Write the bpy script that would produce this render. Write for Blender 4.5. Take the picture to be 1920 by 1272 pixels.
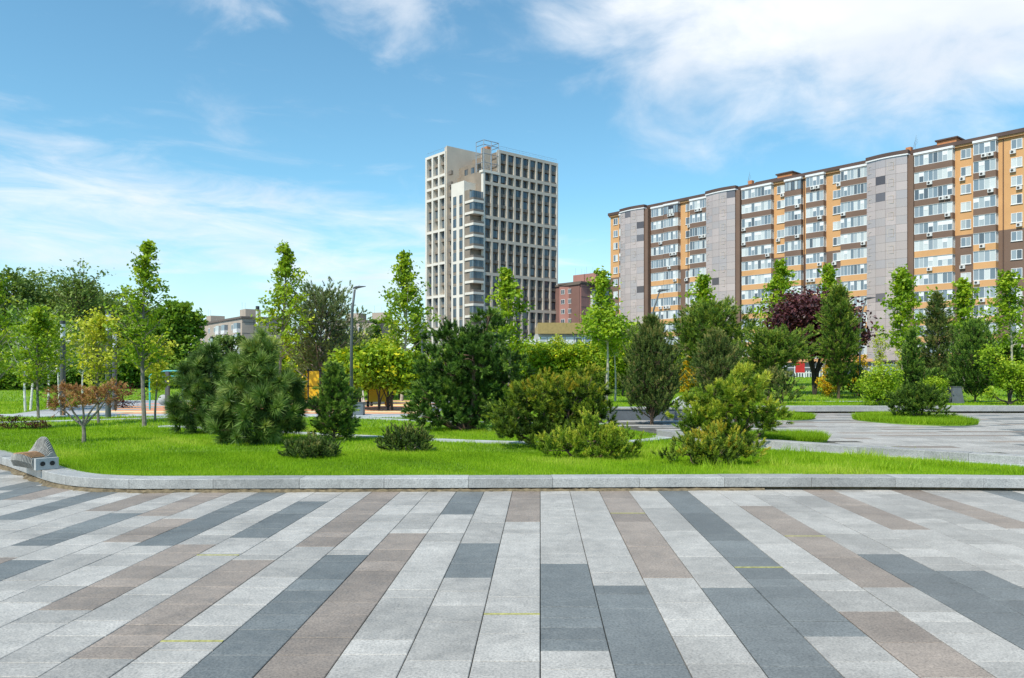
import bpy, math, random
import numpy as np
from mathutils import Vector, Matrix
R = math.radians
sc = bpy.context.scene
for o in list(bpy.data.objects): bpy.data.objects.remove(o)
C = sc.collection

# ---------------------------------------------------------------- camera
# eye 1.6 m above the plaza, level, looking along +Y; the rising-front shift keeps verticals upright
camd = bpy.data.cameras.new('camera'); cam = bpy.data.objects.new('camera', camd); C.objects.link(cam)
camd.lens = 28.0; camd.sensor_width = 36.0; camd.sensor_fit = 'HORIZONTAL'
camd.shift_y = 64 / 1920.0
camd.clip_start = 0.1; camd.clip_end = 6000
cam.location = (0, 0, 1.6); cam.rotation_euler = (R(90), 0, 0)
sc.camera = cam

# ---------------------------------------------------------------- sky and sun
SUN_AZ = math.atan2(-0.54, -0.68)      # measured from +Y towards +X
SUN_EL = R(54)
w = bpy.data.worlds.new('World'); sc.world = w; w.use_nodes = True
nt = w.node_tree; nt.nodes.clear()
def wn(t, **k):
    n = nt.nodes.new(t)
    for a, b in k.items(): setattr(n, a, b)
    return n
L = nt.links.new
def wmath(op, a, b=None, clamp=False):
    n = wn('ShaderNodeMath', operation=op); n.use_clamp = clamp
    for i, v in enumerate((a, b)):
        if v is None: continue
        if isinstance(v, (int, float)): n.inputs[i].default_value = v
        else: L(v, n.inputs[i])
    return n.outputs[0]
sky = wn('ShaderNodeTexSky', sky_type='NISHITA', sun_disc=False)
sky.sun_elevation = SUN_EL; sky.sun_rotation = SUN_AZ % (2*math.pi)
sky.altitude = 100; sky.air_density = 1.0; sky.dust_density = 0.35; sky.ozone_density = 2.0
hs = wn('ShaderNodeHueSaturation'); hs.inputs['Saturation'].default_value = 0.98; hs.inputs['Value'].default_value = 1.25
L(sky.outputs[0], hs.inputs['Color'])
tn = wn('ShaderNodeVectorMath', operation='MULTIPLY'); L(hs.outputs[0], tn.inputs[0]); tn.inputs[1].default_value = (.80, 1.20, 1.17)
tc = wn('ShaderNodeTexCoord')
sep = wn('ShaderNodeSeparateXYZ'); L(tc.outputs['Generated'], sep.inputs[0])
az = wmath('ARCTAN2', sep.outputs[0], sep.outputs[1])
el = wmath('ARCSINE', sep.outputs[2])
def cloud(sa, se, scale, detail, rough, dist, off):
    cb = wn('ShaderNodeCombineXYZ'); L(wmath('MULTIPLY', az, sa), cb.inputs[0]); L(wmath('MULTIPLY', el, se), cb.inputs[1]); cb.inputs[2].default_value = off
    n = wn('ShaderNodeTexNoise'); n.inputs['Scale'].default_value = scale; n.inputs['Detail'].default_value = detail
    n.inputs['Roughness'].default_value = rough; n.inputs['Distortion'].default_value = dist
    L(cb.outputs[0], n.inputs['Vector']); return n.outputs['Fac']
def lobe(a0, e0, ra, re):
    da = wmath('DIVIDE', wmath('SUBTRACT', az, R(a0)), R(ra)); de = wmath('DIVIDE', wmath('SUBTRACT', el, R(e0)), R(re))
    s = wmath('ADD', wmath('MULTIPLY', da, da), wmath('MULTIPLY', de, de))
    return wmath('POWER', 2.718, wmath('MULTIPLY', s, -1.0))
def ramp(x, a, b):
    n = wn('ShaderNodeMapRange', interpolation_type='SMOOTHSTEP'); n.inputs['From Min'].default_value = a; n.inputs['From Max'].default_value = b
    L(x, n.inputs['Value']); return n.outputs[0]
n_puff = cloud(1.0, 1.7, 7.0, 9, 0.58, 0.35, 1.7)          # broken cloud bank
n_streak = cloud(1.0, 4.6, 6.0, 9, 0.62, 0.5, 8.3)         # thin streaked cirrus
bank = lobe(31, 24.5, 26, 8.5)
band = lobe(-28, 9.5, 26, 6.5)
band2 = lobe(-4, 6, 14, 4.5)
wisp = lobe(-12, 25, 11, 3.5)
d1 = ramp(wmath('ADD', wmath('MULTIPLY', n_puff, 0.85), wmath('MULTIPLY', bank, 0.72)), 0.52, 1.02)
d2 = ramp(wmath('ADD', wmath('MULTIPLY', n_streak, 0.8), wmath('ADD', wmath('MULTIPLY', band, 0.34), wmath('MULTIPLY', band2, 0.27))), 0.50, 1.0)
d3 = wmath('MULTIPLY', ramp(wmath('ADD', n_puff, wmath('MULTIPLY', wisp, 0.30)), 0.60, 0.95), 0.65)
low = wmath('MULTIPLY', ramp(el, R(13), R(-1)), 0.72)
dens = wmath('MAXIMUM', wmath('MAXIMUM', d1, d2), wmath('MAXIMUM', d3, low))
dens = wmath('MULTIPLY', dens, 0.93, True)
n_shade = cloud(1.0, 2.0, 4.0, 5, 0.5, 0.2, 4.4)
cr = wn('ShaderNodeMix', data_type='RGBA'); L(ramp(n_shade, 0.35, 0.65), cr.inputs[0])
cr.inputs[6].default_value = (6.6, 7.15, 7.9, 1); cr.inputs[7].default_value = (8.4, 8.6, 8.9, 1)
mx = wn('ShaderNodeMix', data_type='RGBA'); L(dens, mx.inputs[0]); L(tn.outputs[0], mx.inputs[6]); L(cr.outputs[2], mx.inputs[7])
bg = wn('ShaderNodeBackground'); bg.inputs['Strength'].default_value = 0.10
L(mx.outputs[2], bg.inputs['Color'])
out = wn('ShaderNodeOutputWorld'); L(bg.outputs[0], out.inputs['Surface'])
sd = bpy.data.lights.new('sun', 'SUN'); sd.energy = 3.9; sd.angle = R(0.9); sd.color = (1.0, 0.94, 0.83)
so = bpy.data.objects.new('sun', sd); C.objects.link(so)
to_sun = Vector((math.sin(SUN_AZ)*math.cos(SUN_EL), math.cos(SUN_AZ)*math.cos(SUN_EL), math.sin(SUN_EL)))
so.rotation_euler = to_sun.to_track_quat('Z', 'Y').to_euler(); so.location = (0, 0, 60)

vs = sc.view_settings
vs.view_transform = 'Standard'; vs.look = 'None'; vs.gamma = 1.0; vs.use_curve_mapping = False; vs.exposure = 0.36
sc.cycles.use_denoising = True
sc.cycles.max_bounces = 6; sc.cycles.diffuse_bounces = 3; sc.cycles.glossy_bounces = 3; sc.cycles.transmission_bounces = 4
sc.cycles.transparent_max_bounces = 6

# ---------------------------------------------------------------- helpers
def tag(o, label=None, cat=None, group=None, kind=None):
    if label: o['label'] = label
    if cat: o['category'] = cat
    if group: o['group'] = group
    if kind: o['kind'] = kind
    return o
def put(name, me, parent=None, loc=None, rot=None):
    o = bpy.data.objects.new(name, me); C.objects.link(o)
    if parent is not None: o.parent = parent
    if loc is not None: o.location = loc
    if rot is not None: o.rotation_euler = rot
    return o
def empty(name, loc=(0, 0, 0), rz=0.0):
    o = bpy.data.objects.new(name, None); C.objects.link(o); o.empty_display_size = 0.3
    o.location = loc; o.rotation_euler = (0, 0, rz); return o
def copy_tree(o, parent=None):
    c = o.copy(); C.objects.link(c)
    if parent is not None: c.parent = parent
    for ch in list(o.children): copy_tree(ch, c)
    return c
def np_mesh(name, V, k, mat, tint=None, smooth=False):
    """V: (N*k,3) vertices, every k consecutive ones a face"""
    V = np.asarray(V, dtype=np.float32).reshape(-1, 3); nv = len(V); nf = nv // k
    me = bpy.data.meshes.new(name)
    me.vertices.add(nv); me.vertices.foreach_set('co', V.ravel())
    me.loops.add(nv); me.loops.foreach_set('vertex_index', np.arange(nv, dtype=np.int32))
    me.polygons.add(nf); me.polygons.foreach_set('loop_start', np.arange(0, nv, k, dtype=np.int32))
    if tint is not None:
        a = me.attributes.new('tint', 'FLOAT', 'POINT'); a.data.foreach_set('value', np.repeat(np.asarray(tint, dtype=np.float32), k))
    me.update(calc_edges=True); me.materials.append(mat)
    return me
class MB:
    def __init__(s): s.v = []; s.f = []; s.m = []
    def add(s, vs, fs, mi=0):
        b = len(s.v); s.v += [tuple(p) for p in vs]; s.f += [tuple(i+b for i in f) for f in fs]; s.m += [mi]*len(fs)
    def box(s, x0, x1, y0, y1, z0, z1, mi=0):
        s.add([(x0,y0,z0),(x1,y0,z0),(x1,y1,z0),(x0,y1,z0),(x0,y0,z1),(x1,y0,z1),(x1,y1,z1),(x0,y1,z1)],
              [(0,3,2,1),(4,5,6,7),(0,1,5,4),(1,2,6,5),(2,3,7,6),(3,0,4,7)], mi); return s
    def hexa(s, p, mi=0):   # 4 bottom corners ccw, 4 top corners ccw
        s.add(p, [(0,3,2,1),(4,5,6,7),(0,1,5,4),(1,2,6,5),(2,3,7,6),(3,0,4,7)], mi); return s
    def prism(s, poly, z0, z1, mi=0):
        n = len(poly); s.add([(x,y,z0) for x,y in poly]+[(x,y,z1) for x,y in poly],
              [tuple(range(n-1,-1,-1)), tuple(range(n,2*n))]+[(i,(i+1)%n,n+(i+1)%n,n+i) for i in range(n)], mi); return s
    def tube(s, pts, rad, n=6, mi=0, cap=True):
        pts = [Vector(p) for p in pts]; rings = []
        for i, p in enumerate(pts):
            d = (pts[min(i+1,len(pts)-1)]-pts[max(i-1,0)])
            d = d.normalized() if d.length > 1e-9 else Vector((0,0,1))
            a = d.cross(Vector((0,0,1)) if abs(d.z) < .9 else Vector((1,0,0))).normalized(); b = d.cross(a)
            r = rad[i] if hasattr(rad, '__len__') else rad
            rings.append([p+a*(r*math.cos(2*math.pi*j/n))+b*(r*math.sin(2*math.pi*j/n)) for j in range(n)])
        vs = [q for rg in rings for q in rg]; fs = []
        for i in range(len(pts)-1):
            for j in range(n):
                fs.append((i*n+j, i*n+(j+1)%n, (i+1)*n+(j+1)%n, (i+1)*n+j))
        if cap: fs += [tuple(range(n-1,-1,-1)), tuple((len(pts)-1)*n+j for j in range(n))]
        s.add(vs, fs, mi); return s
    def ball(s, c, r, nu=10, nv=6, mi=0):
        vs = []; fs = []
        for i in range(nv+1):
            t = math.pi*i/nv
            for j in range(nu):
                p = 2*math.pi*j/nu; vs.append((c[0]+r*math.sin(t)*math.cos(p), c[1]+r*math.sin(t)*math.sin(p), c[2]+r*math.cos(t)))
        for i in range(nv):
            for j in range(nu): fs.append((i*nu+j, (i+1)*nu+j, (i+1)*nu+(j+1)%nu, i*nu+(j+1)%nu))
        s.add(vs, fs, mi); return s
    def mesh(s, name, mats, smooth=False):
        me = bpy.data.meshes.new(name); me.from_pydata(s.v, [], s.f)
        for m in (mats if isinstance(mats, (list, tuple)) else [mats]): me.materials.append(m)
        if any(s.m): me.polygons.foreach_set('material_index', s.m)
        if smooth: me.polygons.foreach_set('use_smooth', [True]*len(me.polygons))
        me.update(); return me
    def build(s, name, mats, parent=None, loc=None, smooth=False):
        return put(name, s.mesh(name, mats, smooth), parent, loc)

# ---------------------------------------------------------------- materials
MT = {}
def newmat(name):
    m = bpy.data.materials.new(name); m.use_nodes = True; m.node_tree.nodes.clear(); MT[name] = m
    return m, m.node_tree, m.node_tree.nodes.new, m.node_tree.links.new
def plain(name, col, rough=.6, metal=0.0, var=.12, scale=3.0, rnd=.0, bump=0.0, bscale=60., spec=.4):
    """a painted, stone, plaster or metal surface: noise mottling, optional per-object variation and fine relief"""
    m, t, N, K = newmat(name)
    o = N('ShaderNodeOutputMaterial'); p = N('ShaderNodeBsdfPrincipled'); K(p.outputs[0], o.inputs[0])
    p.inputs['Roughness'].default_value = rough; p.inputs['Metallic'].default_value = metal; p.inputs['Specular IOR Level'].default_value = spec
    g = N('ShaderNodeNewGeometry'); n = N('ShaderNodeTexNoise'); n.inputs['Scale'].default_value = scale; n.inputs['Detail'].default_value = 6
    K(g.outputs['Position'], n.inputs['Vector'])
    mr = N('ShaderNodeMapRange'); mr.inputs['To Min'].default_value = 1-var; mr.inputs['To Max'].default_value = 1+var; mr.inputs['From Min'].default_value = .3; mr.inputs['From Max'].default_value = .7
    K(n.outputs['Fac'], mr.inputs['Value']); val = mr.outputs[0]
    if rnd:
        oi = N('ShaderNodeObjectInfo'); m2 = N('ShaderNodeMapRange'); m2.inputs['To Min'].default_value = 1-rnd; m2.inputs['To Max'].default_value = 1+rnd
        K(oi.outputs['Random'], m2.inputs['Value']); mu = N('ShaderNodeMath'); mu.operation = 'MULTIPLY'; K(val, mu.inputs[0]); K(m2.outputs[0], mu.inputs[1]); val = mu.outputs[0]
    vm = N('ShaderNodeVectorMath'); vm.operation = 'SCALE'; vm.inputs[0].default_value = col[:3]; K(val, vm.inputs['Scale'])
    K(vm.outputs[0], p.inputs['Base Color'])
    if bump:
        nb = N('ShaderNodeTexNoise'); nb.inputs['Scale'].default_value = bscale; nb.inputs['Detail'].default_value = 4; K(g.outputs['Position'], nb.inputs['Vector'])
        b = N('ShaderNodeBump'); b.inputs['Strength'].default_value = bump; b.inputs['Distance'].default_value = .004; K(nb.outputs['Fac'], b.inputs['Height']); K(b.outputs[0], p.inputs['Normal'])
    return m
def granite(name, col, speck, rough=.55, island=False):
    m, t, N, K = newmat(name)
    o = N('ShaderNodeOutputMaterial'); p = N('ShaderNodeBsdfPrincipled'); K(p.outputs[0], o.inputs[0]); p.inputs['Roughness'].default_value = rough
    p.inputs['Specular IOR Level'].default_value = .35
    g = N('ShaderNodeNewGeometry')
    n1 = N('ShaderNodeTexNoise'); n1.inputs['Scale'].default_value = 62; n1.inputs['Detail'].default_value = 3; n1.inputs['Roughness'].default_value = .75; K(g.outputs['Position'], n1.inputs['Vector'])
    n2 = N('ShaderNodeTexNoise'); n2.inputs['Scale'].default_value = 1.7; n2.inputs['Detail'].default_value = 7; n2.inputs['Roughness'].default_value = .6; K(g.outputs['Position'], n2.inputs['Vector'])
    n3 = N('ShaderNodeTexNoise'); n3.inputs['Scale'].default_value = 9; n3.inputs['Detail'].default_value = 8; n3.inputs['Roughness'].default_value = .7; K(g.outputs['Position'], n3.inputs['Vector'])
    mx = N('ShaderNodeMix'); mx.data_type = 'RGBA'; mx.inputs[6].default_value = (*speck, 1); mx.inputs[7].default_value = (*col, 1)
    r1 = N('ShaderNodeMapRange'); r1.inputs['From Min'].default_value = .34; r1.inputs['From Max'].default_value = .58; K(n1.outputs['Fac'], r1.inputs['Value']); K(r1.outputs[0], mx.inputs[0])
    def rng(src, lo, hi, a=.3, b=.7):
        r = N('ShaderNodeMapRange'); r.inputs['From Min'].default_value = a; r.inputs['From Max'].default_value = b; r.inputs['To Min'].default_value = lo; r.inputs['To Max'].default_value = hi; K(src, r.inputs['Value']); return r.outputs[0]
    def mul(a, b):
        q = N('ShaderNodeMath'); q.operation = 'MULTIPLY'; K(a, q.inputs[0]); K(b, q.inputs[1]); return q.outputs[0]
    if island: rv = g.outputs['Random Per Island']
    else:
        oi = N('ShaderNodeObjectInfo'); rv = oi.outputs['Random']
    v = mul(mul(rng(n2.outputs['Fac'], .82, 1.12), rng(n3.outputs['Fac'], .84, 1.12)), rng(rv, .84, 1.14, 0, 1))
    vm = N('ShaderNodeVectorMath'); vm.operation = 'SCALE'; K(mx.outputs[2], vm.inputs[0]); K(v, vm.inputs['Scale']); K(vm.outputs[0], p.inputs['Base Color'])
    K(rng(n3.outputs['Fac'], rough-.12, rough+.15), p.inputs['Roughness'])
    n4 = N('ShaderNodeTexNoise'); n4.inputs['Scale'].default_value = .8; n4.inputs['Detail'].default_value = 12; n4.inputs['Roughness'].default_value = .68; n4.inputs['Distortion'].default_value = .6; K(g.outputs['Position'], n4.inputs['Vector'])
    vm2 = N('ShaderNodeVectorMath'); vm2.operation = 'SCALE'; K(vm.outputs[0], vm2.inputs[0]); K(rng(n4.outputs['Fac'], 1.0, .80, .52, .70), vm2.inputs['Scale']); K(vm2.outputs[0], p.inputs['Base Color'])
    b = N('ShaderNodeBump'); b.inputs['Strength'].default_value = .25; b.inputs['Distance'].default_value = .003; K(n1.outputs['Fac'], b.inputs['Height']); K(b.outputs[0], p.inputs['Normal'])
    return m
def leafmat(name, stops, trans=.3, gloss=.25, jitter=.25, rough=.5):
    """foliage: colour from the leaf's own 'tint' (0..1) through a ramp, per-leaf jitter, light passing through"""
    m, t, N, K = newmat(name)
    o = N('ShaderNodeOutputMaterial'); p = N('ShaderNodeBsdfPrincipled'); tr = N('ShaderNodeBsdfTranslucent'); ms = N('ShaderNodeMixShader')
    ms.inputs[0].default_value = trans; K(p.outputs[0], ms.inputs[1]); K(tr.outputs[0], ms.inputs[2]); K(ms.outputs[0], o.inputs[0])
    p.inputs['Roughness'].default_value = rough; p.inputs['Specular IOR Level'].default_value = gloss
    a = N('ShaderNodeAttribute'); a.attribute_name = 'tint'
    g = N('ShaderNodeNewGeometry')
    ma = N('ShaderNodeMath'); ma.operation = 'MULTIPLY_ADD'; K(g.outputs['Random Per Island'], ma.inputs[0]); ma.inputs[1].default_value = jitter
    mb = N('ShaderNodeMath'); mb.operation = 'SUBTRACT'; K(a.outputs['Fac'], mb.inputs[0]); mb.inputs[1].default_value = jitter/2; K(mb.outputs[0], ma.inputs[2])
    cr = N('ShaderNodeValToRGB'); e = cr.color_ramp.elements
    while len(e) < len(stops): e.new(.5)
    for el_, (pos, c) in zip(e, stops): el_.position = pos; el_.color = (*c, 1)
    K(ma.outputs[0], cr.inputs[0]); K(cr.outputs[0], p.inputs['Base Color'])
    vm = N('ShaderNodeVectorMath'); vm.operation = 'MULTIPLY'; K(cr.outputs[0], vm.inputs[0]); vm.inputs[1].default_value = (1.25, 1.15, .5); K(vm.outputs[0], tr.inputs[0])
    return m
def glassmat(name, cols, rough=.08, metal=0.0, spec=.6):
    """window glass with what stands behind it: tone per pane"""
    m, t, N, K = newmat(name)
    o = N('ShaderNodeOutputMaterial'); p = N('ShaderNodeBsdfPrincipled'); K(p.outputs[0], o.inputs[0])
    p.inputs['Roughness'].default_value = rough; p.inputs['Metallic'].default_value = metal; p.inputs['Specular IOR Level'].default_value = spec
    g = N('ShaderNodeNewGeometry'); oi = N('ShaderNodeObjectInfo')
    a = N('ShaderNodeMath'); a.operation = 'MULTIPLY_ADD'; K(oi.outputs['Random'], a.inputs[0]); a.inputs[1].default_value = 7.31; K(g.outputs['Random Per Island'], a.inputs[2])
    f = N('ShaderNodeMath'); f.operation = 'FRACT'; K(a.outputs[0], f.inputs[0])
    cr = N('ShaderNodeValToRGB'); cr.color_ramp.interpolation = 'CONSTANT'; e = cr.color_ramp.elements
    while len(e) < len(cols): e.new(.5)
    for i, (el_, c) in enumerate(zip(e, cols)): el_.position = i/len(cols); el_.color = (*c, 1)
    K(f.outputs[0], cr.inputs[0]); K(cr.outputs[0], p.inputs['Base Color'])
    return m
granite('stone_light', (.46,.434,.40), (.26,.248,.23)); granite('stone_dark', (.20,.21,.208), (.105,.113,.114)); granite('stone_brown', (.33,.272,.228), (.18,.15,.13))
granite('stone_light_far', (.46,.434,.40), (.26,.248,.23), island=True); granite('stone_dark_far', (.20,.21,.208), (.105,.113,.114), island=True); granite('stone_brown_far', (.33,.272,.228), (.18,.15,.13), island=True)
granite('kerb_stone', (.43,.425,.41), (.25,.25,.245), .5)
plain('mortar', (.085,.08,.068), .9, var=.45, scale=5)
plain('yellow_sealant', (.36,.34,.12), .8, var=.4, scale=25)
plain('soil', (.16,.125,.075), .95, var=.45, scale=14, bump=.8, bscale=40)
plain('lawn_soil', (.15,.26,.02), .9, var=.35, scale=2.2, bump=.5, bscale=30)
plain('asphalt', (.07,.07,.072), .9, var=.2, scale=.7)
plain('path_stone', (.43,.45,.46), .7, var=.15, scale=3)
# ================================================================ GROUND, PLAZA, KERBS, LAWN
def sstep(a, b, x):
    t = np.clip((np.asarray(x, dtype=float)-a)/(b-a), 0, 1); return t*t*(3-2*t)
def terrain(x, y):
    """lawn level: flat near the plaza, a soft rise towards the street behind the park"""
    return 0.15 + 1.0*sstep(40, 85, y)
KX = [-60, -24, -16, -13, -10.5, -8.83, -7.54, -6.9, -6.35, -5.83, -5.22, -4.5, 0.0, 3.96, 6.95, 9.0, 14, 26, 60]
KY = [60, 28.5, 21, 17.6, 15.2, 13.73, 12.38, 11.68, 11.17, 10.85, 10.70, 10.72, 10.81, 10.93, 10.80, 10.55, 9.6, 6.4, -4]
def kerb_y(x): return np.interp(x, KX, KY)

rows = [(-600, -.06), (40, -.06), (60, .30), (85, .95), (140, .95), (400, .9), (3000, .9)]
mb = MB()
for i in range(len(rows)-1):
    (a, za), (b, zb) = rows[i], rows[i+1]
    mb.add([(-3000,a,za),(3000,a,za),(3000,b,zb),(-3000,b,zb)], [(0,1,2,3)])
tag(mb.build('ground', MT['asphalt']), 'dark asphalt ground that runs on behind the park', 'ground', kind='structure')

# ---- lawn sheet
xs = np.concatenate([np.arange(-70, -20, 2.0), np.arange(-20, 20, .4), np.arange(20, 70.1, 2.0)])
tt = np.linspace(0, 1, 60)**1.7
V = []; F = []
for ix, x in enumerate(xs):
    y0 = float(kerb_y(x)) + .30
    for t in tt:
        y = y0 + (86-y0)*t; V.append((x, y, float(terrain(x, y))))
n = len(tt)
for i in range(len(xs)-1):
    for j in range(n-1): F.append((i*n+j, (i+1)*n+j, (i+1)*n+j+1, i*n+j+1))
me = bpy.data.meshes.new('lawn'); me.from_pydata(V, [], F); me.materials.append(MT['lawn_soil']); me.update()
lawn = put('lawn', me); tag(lawn, 'bright green mown lawn behind the granite kerb', 'lawn', kind='structure')

# ---- plaza of granite strips. strips run away from the viewer, 2 degrees off; cross joints run along X
plaza = MB().box(-60, 60, -8, 60, -.055, -.022).build('plaza', MT['mortar'])
tag(plaza, 'granite plaza paved in light grey, blue grey and brown strips', 'plaza', kind='structure')
SK = 0.0355
def edge(i): return .400*i if i >= 0 else .378*i
def cy(c): return 1.6*1493/(160+c/2.0)
Lm, Dk, Br = 0, 1, 2
PAT = {0: [(394,720,Dk)], 1: [(475,1100,Dk)], 2: [(0,447,Br)], 3: [(483,1000,Dk)], 4: [(0,666,Dk)], 5: [(573,820,Br)], 6: [(178,483,Br)],
       7: [(358,840,Dk)], 8: [(420,800,Dk)], 9: [(0,266,Br)], 12: [(0,262,Br)], 15: [(0,330,Dk)], 17: [(110,260,Br)], 19: [(0,200,Dk)],
       -1: [(0,237,Br)], -2: [(317,447,Dk)], -3: [(0,210,Dk)], -4: [(280,1000,Br)], -5: [(360,1000,Dk)], -6: [(0,330,Br)], -7: [(380,750,Br)],
       -8: [(160,297,Dk)], -9: [(322,567,Br)], -10: [(0,327,Dk)], -11: [(225,313,Br)], -12: [(0,215,Br),(380,520,Dk)], -13: [(204,327,Dk),(370,430,Br)],
       -14: [(0,197,Br)], -16: [(0,230,Dk)], -18: [(60,155,Br)], -20: [(40,120,Dk)], -21: [(0,60,Br)], -23: [(-30,60,Dk)], -25: [(-50,20,Br)]}
JNT = {0: [193,222,244,357,394,556,597,632,679,720,790], 1: [198,257,363,428,475,508,563,773], 2: [150,205,237,330,447,540,603,665,770], 3: [185,272,368,430,483,630,780],
       4: [170,205,287,308,370,408,452,478,523,553,610,666,762], 5: [175,265,322,390,432,457,496,573,690,820], 6: [178,230,291,370,483,573,610,655,760],
       -1: [150,237,265,282,310,412,519,583,657,760], -2: [160,240,317,395,447,497,550,613,758], -3: [165,210,278,310,385,492,520,680,735]}
YEL = [(-6,685), (-8,362), (-1,583), (4,408), (6,291), (2,205), (-16,258)]
rng = random.Random(5)
tiles = []
for i in range(-70, 46):
    a, b = edge(i), edge(i+1)
    mid = (a+b)/2
    yfar = 9.
    for _ in range(12): yfar = float(kerb_y(mid + SK*yfar)) + .12
    if yfar > 34: yfar = 34
    ynear = 1.2
    segs = PAT.get(i)
    if segs is None:
        segs = []
        if i < -16 or i > 19:
            y = yfar - rng.uniform(0, 3)
            while y > ynear:
                l = rng.choice([1.2, 1.8, 2.4, 3.2]); segs.append((y-l, y, rng.choice([Dk, Br]))); y -= l + rng.uniform(2.5, 6)
        segw = segs
    else:
        segw = [(cy(c1), cy(c0) if c0 > 0 else 99, k) for c0, c1, k in segs]
    cuts = {round(ynear, 4), round(yfar, 4)}
    for y0, y1, k in segw: cuts |= {round(min(max(y0, ynear), yfar), 4), round(min(max(y1, ynear), yfar), 4)}
    if i in JNT: cuts |= {round(cy(c), 4) for c in JNT[i] if cy(c) < yfar}
    cuts = sorted(cuts); full = [cuts[0]]
    for c in cuts[1:]:
        known = i in JNT and full[-1] > 4.1
        while not known and c - full[-1] > .75:
            full.append(full[-1] + min(rng.choice([.2,.3,.3,.45,.45,.6,.9]), c-full[-1]-.18))
        if c - full[-1] > .03: full.append(c)
    for y0, y1 in zip(full[:-1], full[1:]):
        m = (y0+y1)/2; k = Lm
        for s0, s1, kk in segw:
            if s0 <= m <= s1: k = kk
        tiles.append((i, a, b, y0, y1, k))
def tile_geo(mbt, a, b, y0, y1, mi=0, dz=0.0):
    g, c = .0032, .004
    def q(u, y, z): return (u + SK*y, y, z)
    o = [(a+g,y0+g),(b-g,y0+g),(b-g,y1-g),(a+g,y1-g)]; n_ = [(a+g+c,y0+g+c),(b-g-c,y0+g+c),(b-g-c,y1-g-c),(a+g+c,y1-g-c)]
    mbt.add([q(u,y,-.02) for u,y in o]+[q(u,y,-c*.8+dz) for u,y in o]+[q(u,y,dz) for u,y in n_],
            [(8,9,10,11)]+[(j,(j+1)%4,4+(j+1)%4,4+j) for j in range(4)]+[(4+j,4+(j+1)%4,8+(j+1)%4,8+j) for j in range(4)], mi)
def shown(t):
    i, a, b, y0, y1, k = t
    m = (y0+y1)/2; x = (a+b)/2 + SK*m; u = 1493*x/m
    if y1 < 4.15 or abs(u) > 990: return 0
    yy = max(y0, 4.15)
    return (b-a)*1493/m*(1.6*1493/yy - 1.6*1493/y1)
ranked = sorted(tiles, key=shown, reverse=True)
TM = [MT['stone_light'], MT['stone_dark'], MT['stone_brown']]
for t in ranked[:300]:
    i, a, b, y0, y1, k = t
    m_ = MB(); tile_geo(m_, a, b, y0, y1, 0, rng.uniform(-.0012, .0012)); m_.build('tile', TM[k], plaza)
m_ = MB()
for t in ranked[300:]:
    tile_geo(m_, t[1], t[2], t[3], t[4], t[5], rng.uniform(-.0012, .0012))
tag(m_.build('tile_field', [MT['stone_light_far'], MT['stone_dark_far'], MT['stone_brown_far']], plaza), kind='stuff')
for i, c in YEL:
    y = cy(c); a, b = edge(i), edge(i+1)
    MB().hexa([(a+SK*y+.004,y-.014,-.021),(b+SK*y-.004,y-.014,-.021),(b+SK*y-.004,y+.014,-.021),(a+SK*y+.004,y+.014,-.021),
               (a+SK*y+.004,y-.014,.0025),(b+SK*y-.004,y-.014,.0025),(b+SK*y-.004,y+.014,.0025),(a+SK*y+.004,y+.014,.0025)]).build('yellow_joint', MT['yellow_sealant'], plaza)

# ---- kerbs: single stones along a line
def walk(pts, step=.05):
    P = [Vector((x, y, 0)) for x, y in pts]; out_ = []
    for p, q in zip(P[:-1], P[1:]):
        n_ = max(1, int((q-p).length/step))
        for k in range(n_): out_.append(p.lerp(q, k/n_))
    out_.append(P[-1]); return out_
def smooth_line(pts, it=3):
    for _ in range(it):
        q = [pts[0]]
        for a, b in zip(pts[:-1], pts[1:]):
            q += [(a[0]*.75+b[0]*.25, a[1]*.75+b[1]*.25), (a[0]*.25+b[0]*.75, a[1]*.25+b[1]*.75)]
        q.append(pts[-1]); pts = q
    return pts
def stone_row(parent, pts, width, z0, z1, length, mat, name='kerb_stone', bev=.007, gap=.005, seed=1):
    """pts run left to right; the stones lie on the far (left-hand) side of the line"""
    rg = random.Random(seed); W = walk(pts, .04); acc = [0.0]
    for p, q in zip(W[:-1], W[1:]): acc.append(acc[-1]+(q-p).length)
    tot = acc[-1]; s = 0.0
    def at_s(v):
        v = min(max(v, 0), tot); k = int(np.searchsorted(acc, v)); k = min(max(k, 1), len(W)-1)
        f = (v-acc[k-1])/max(acc[k]-acc[k-1], 1e-6); p = W[k-1].lerp(W[k], f)
        k0, k1 = max(0, k-4), min(len(W)-1, k+4); d = (W[k1]-W[k0]).normalized(); return p, Vector((-d.y, d.x, 0))
    while s < tot-.1:
        e = min(s + length*rg.uniform(.97, 1.03), tot); ns = max(2, int((e-s)/.18)+1)
        dz = rg.uniform(-.003, .003)
        m_ = MB(); prof = [(0,z0),(0,z1-bev+dz),(bev,z1+dz),(width-bev,z1+dz),(width,z1-bev+dz),(width,z0)]
        vs_ = []; fs_ = []
        for k in range(ns):
            p, nn = at_s(s+gap/2+(e-s-gap)*k/(ns-1))
            vs_ += [(p.x+nn.x*o, p.y+nn.y*o, z) for o, z in prof]
        np_ = len(prof)
        for k in range(ns-1):
            for j in range(np_): fs_.append((k*np_+j, (k+1)*np_+j, (k+1)*np_+(j+1)%np_, k*np_+(j+1)%np_))
        fs_ += [tuple(range(np_)), tuple((ns-1)*np_+j for j in range(np_-1,-1,-1))]
        m_.add(vs_, fs_); m_.build(name, mat, parent); s = e
kpts = smooth_line(list(zip(KX[2:-1], KY[2:-1])), 2)
kerb = empty('front_kerb'); tag(kerb, 'long granite kerb curving along the front of the lawn', 'kerb', kind='structure')
stone_row(kerb, kpts, .36, .045, .175, 1.16, MT['kerb_stone'])
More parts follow.
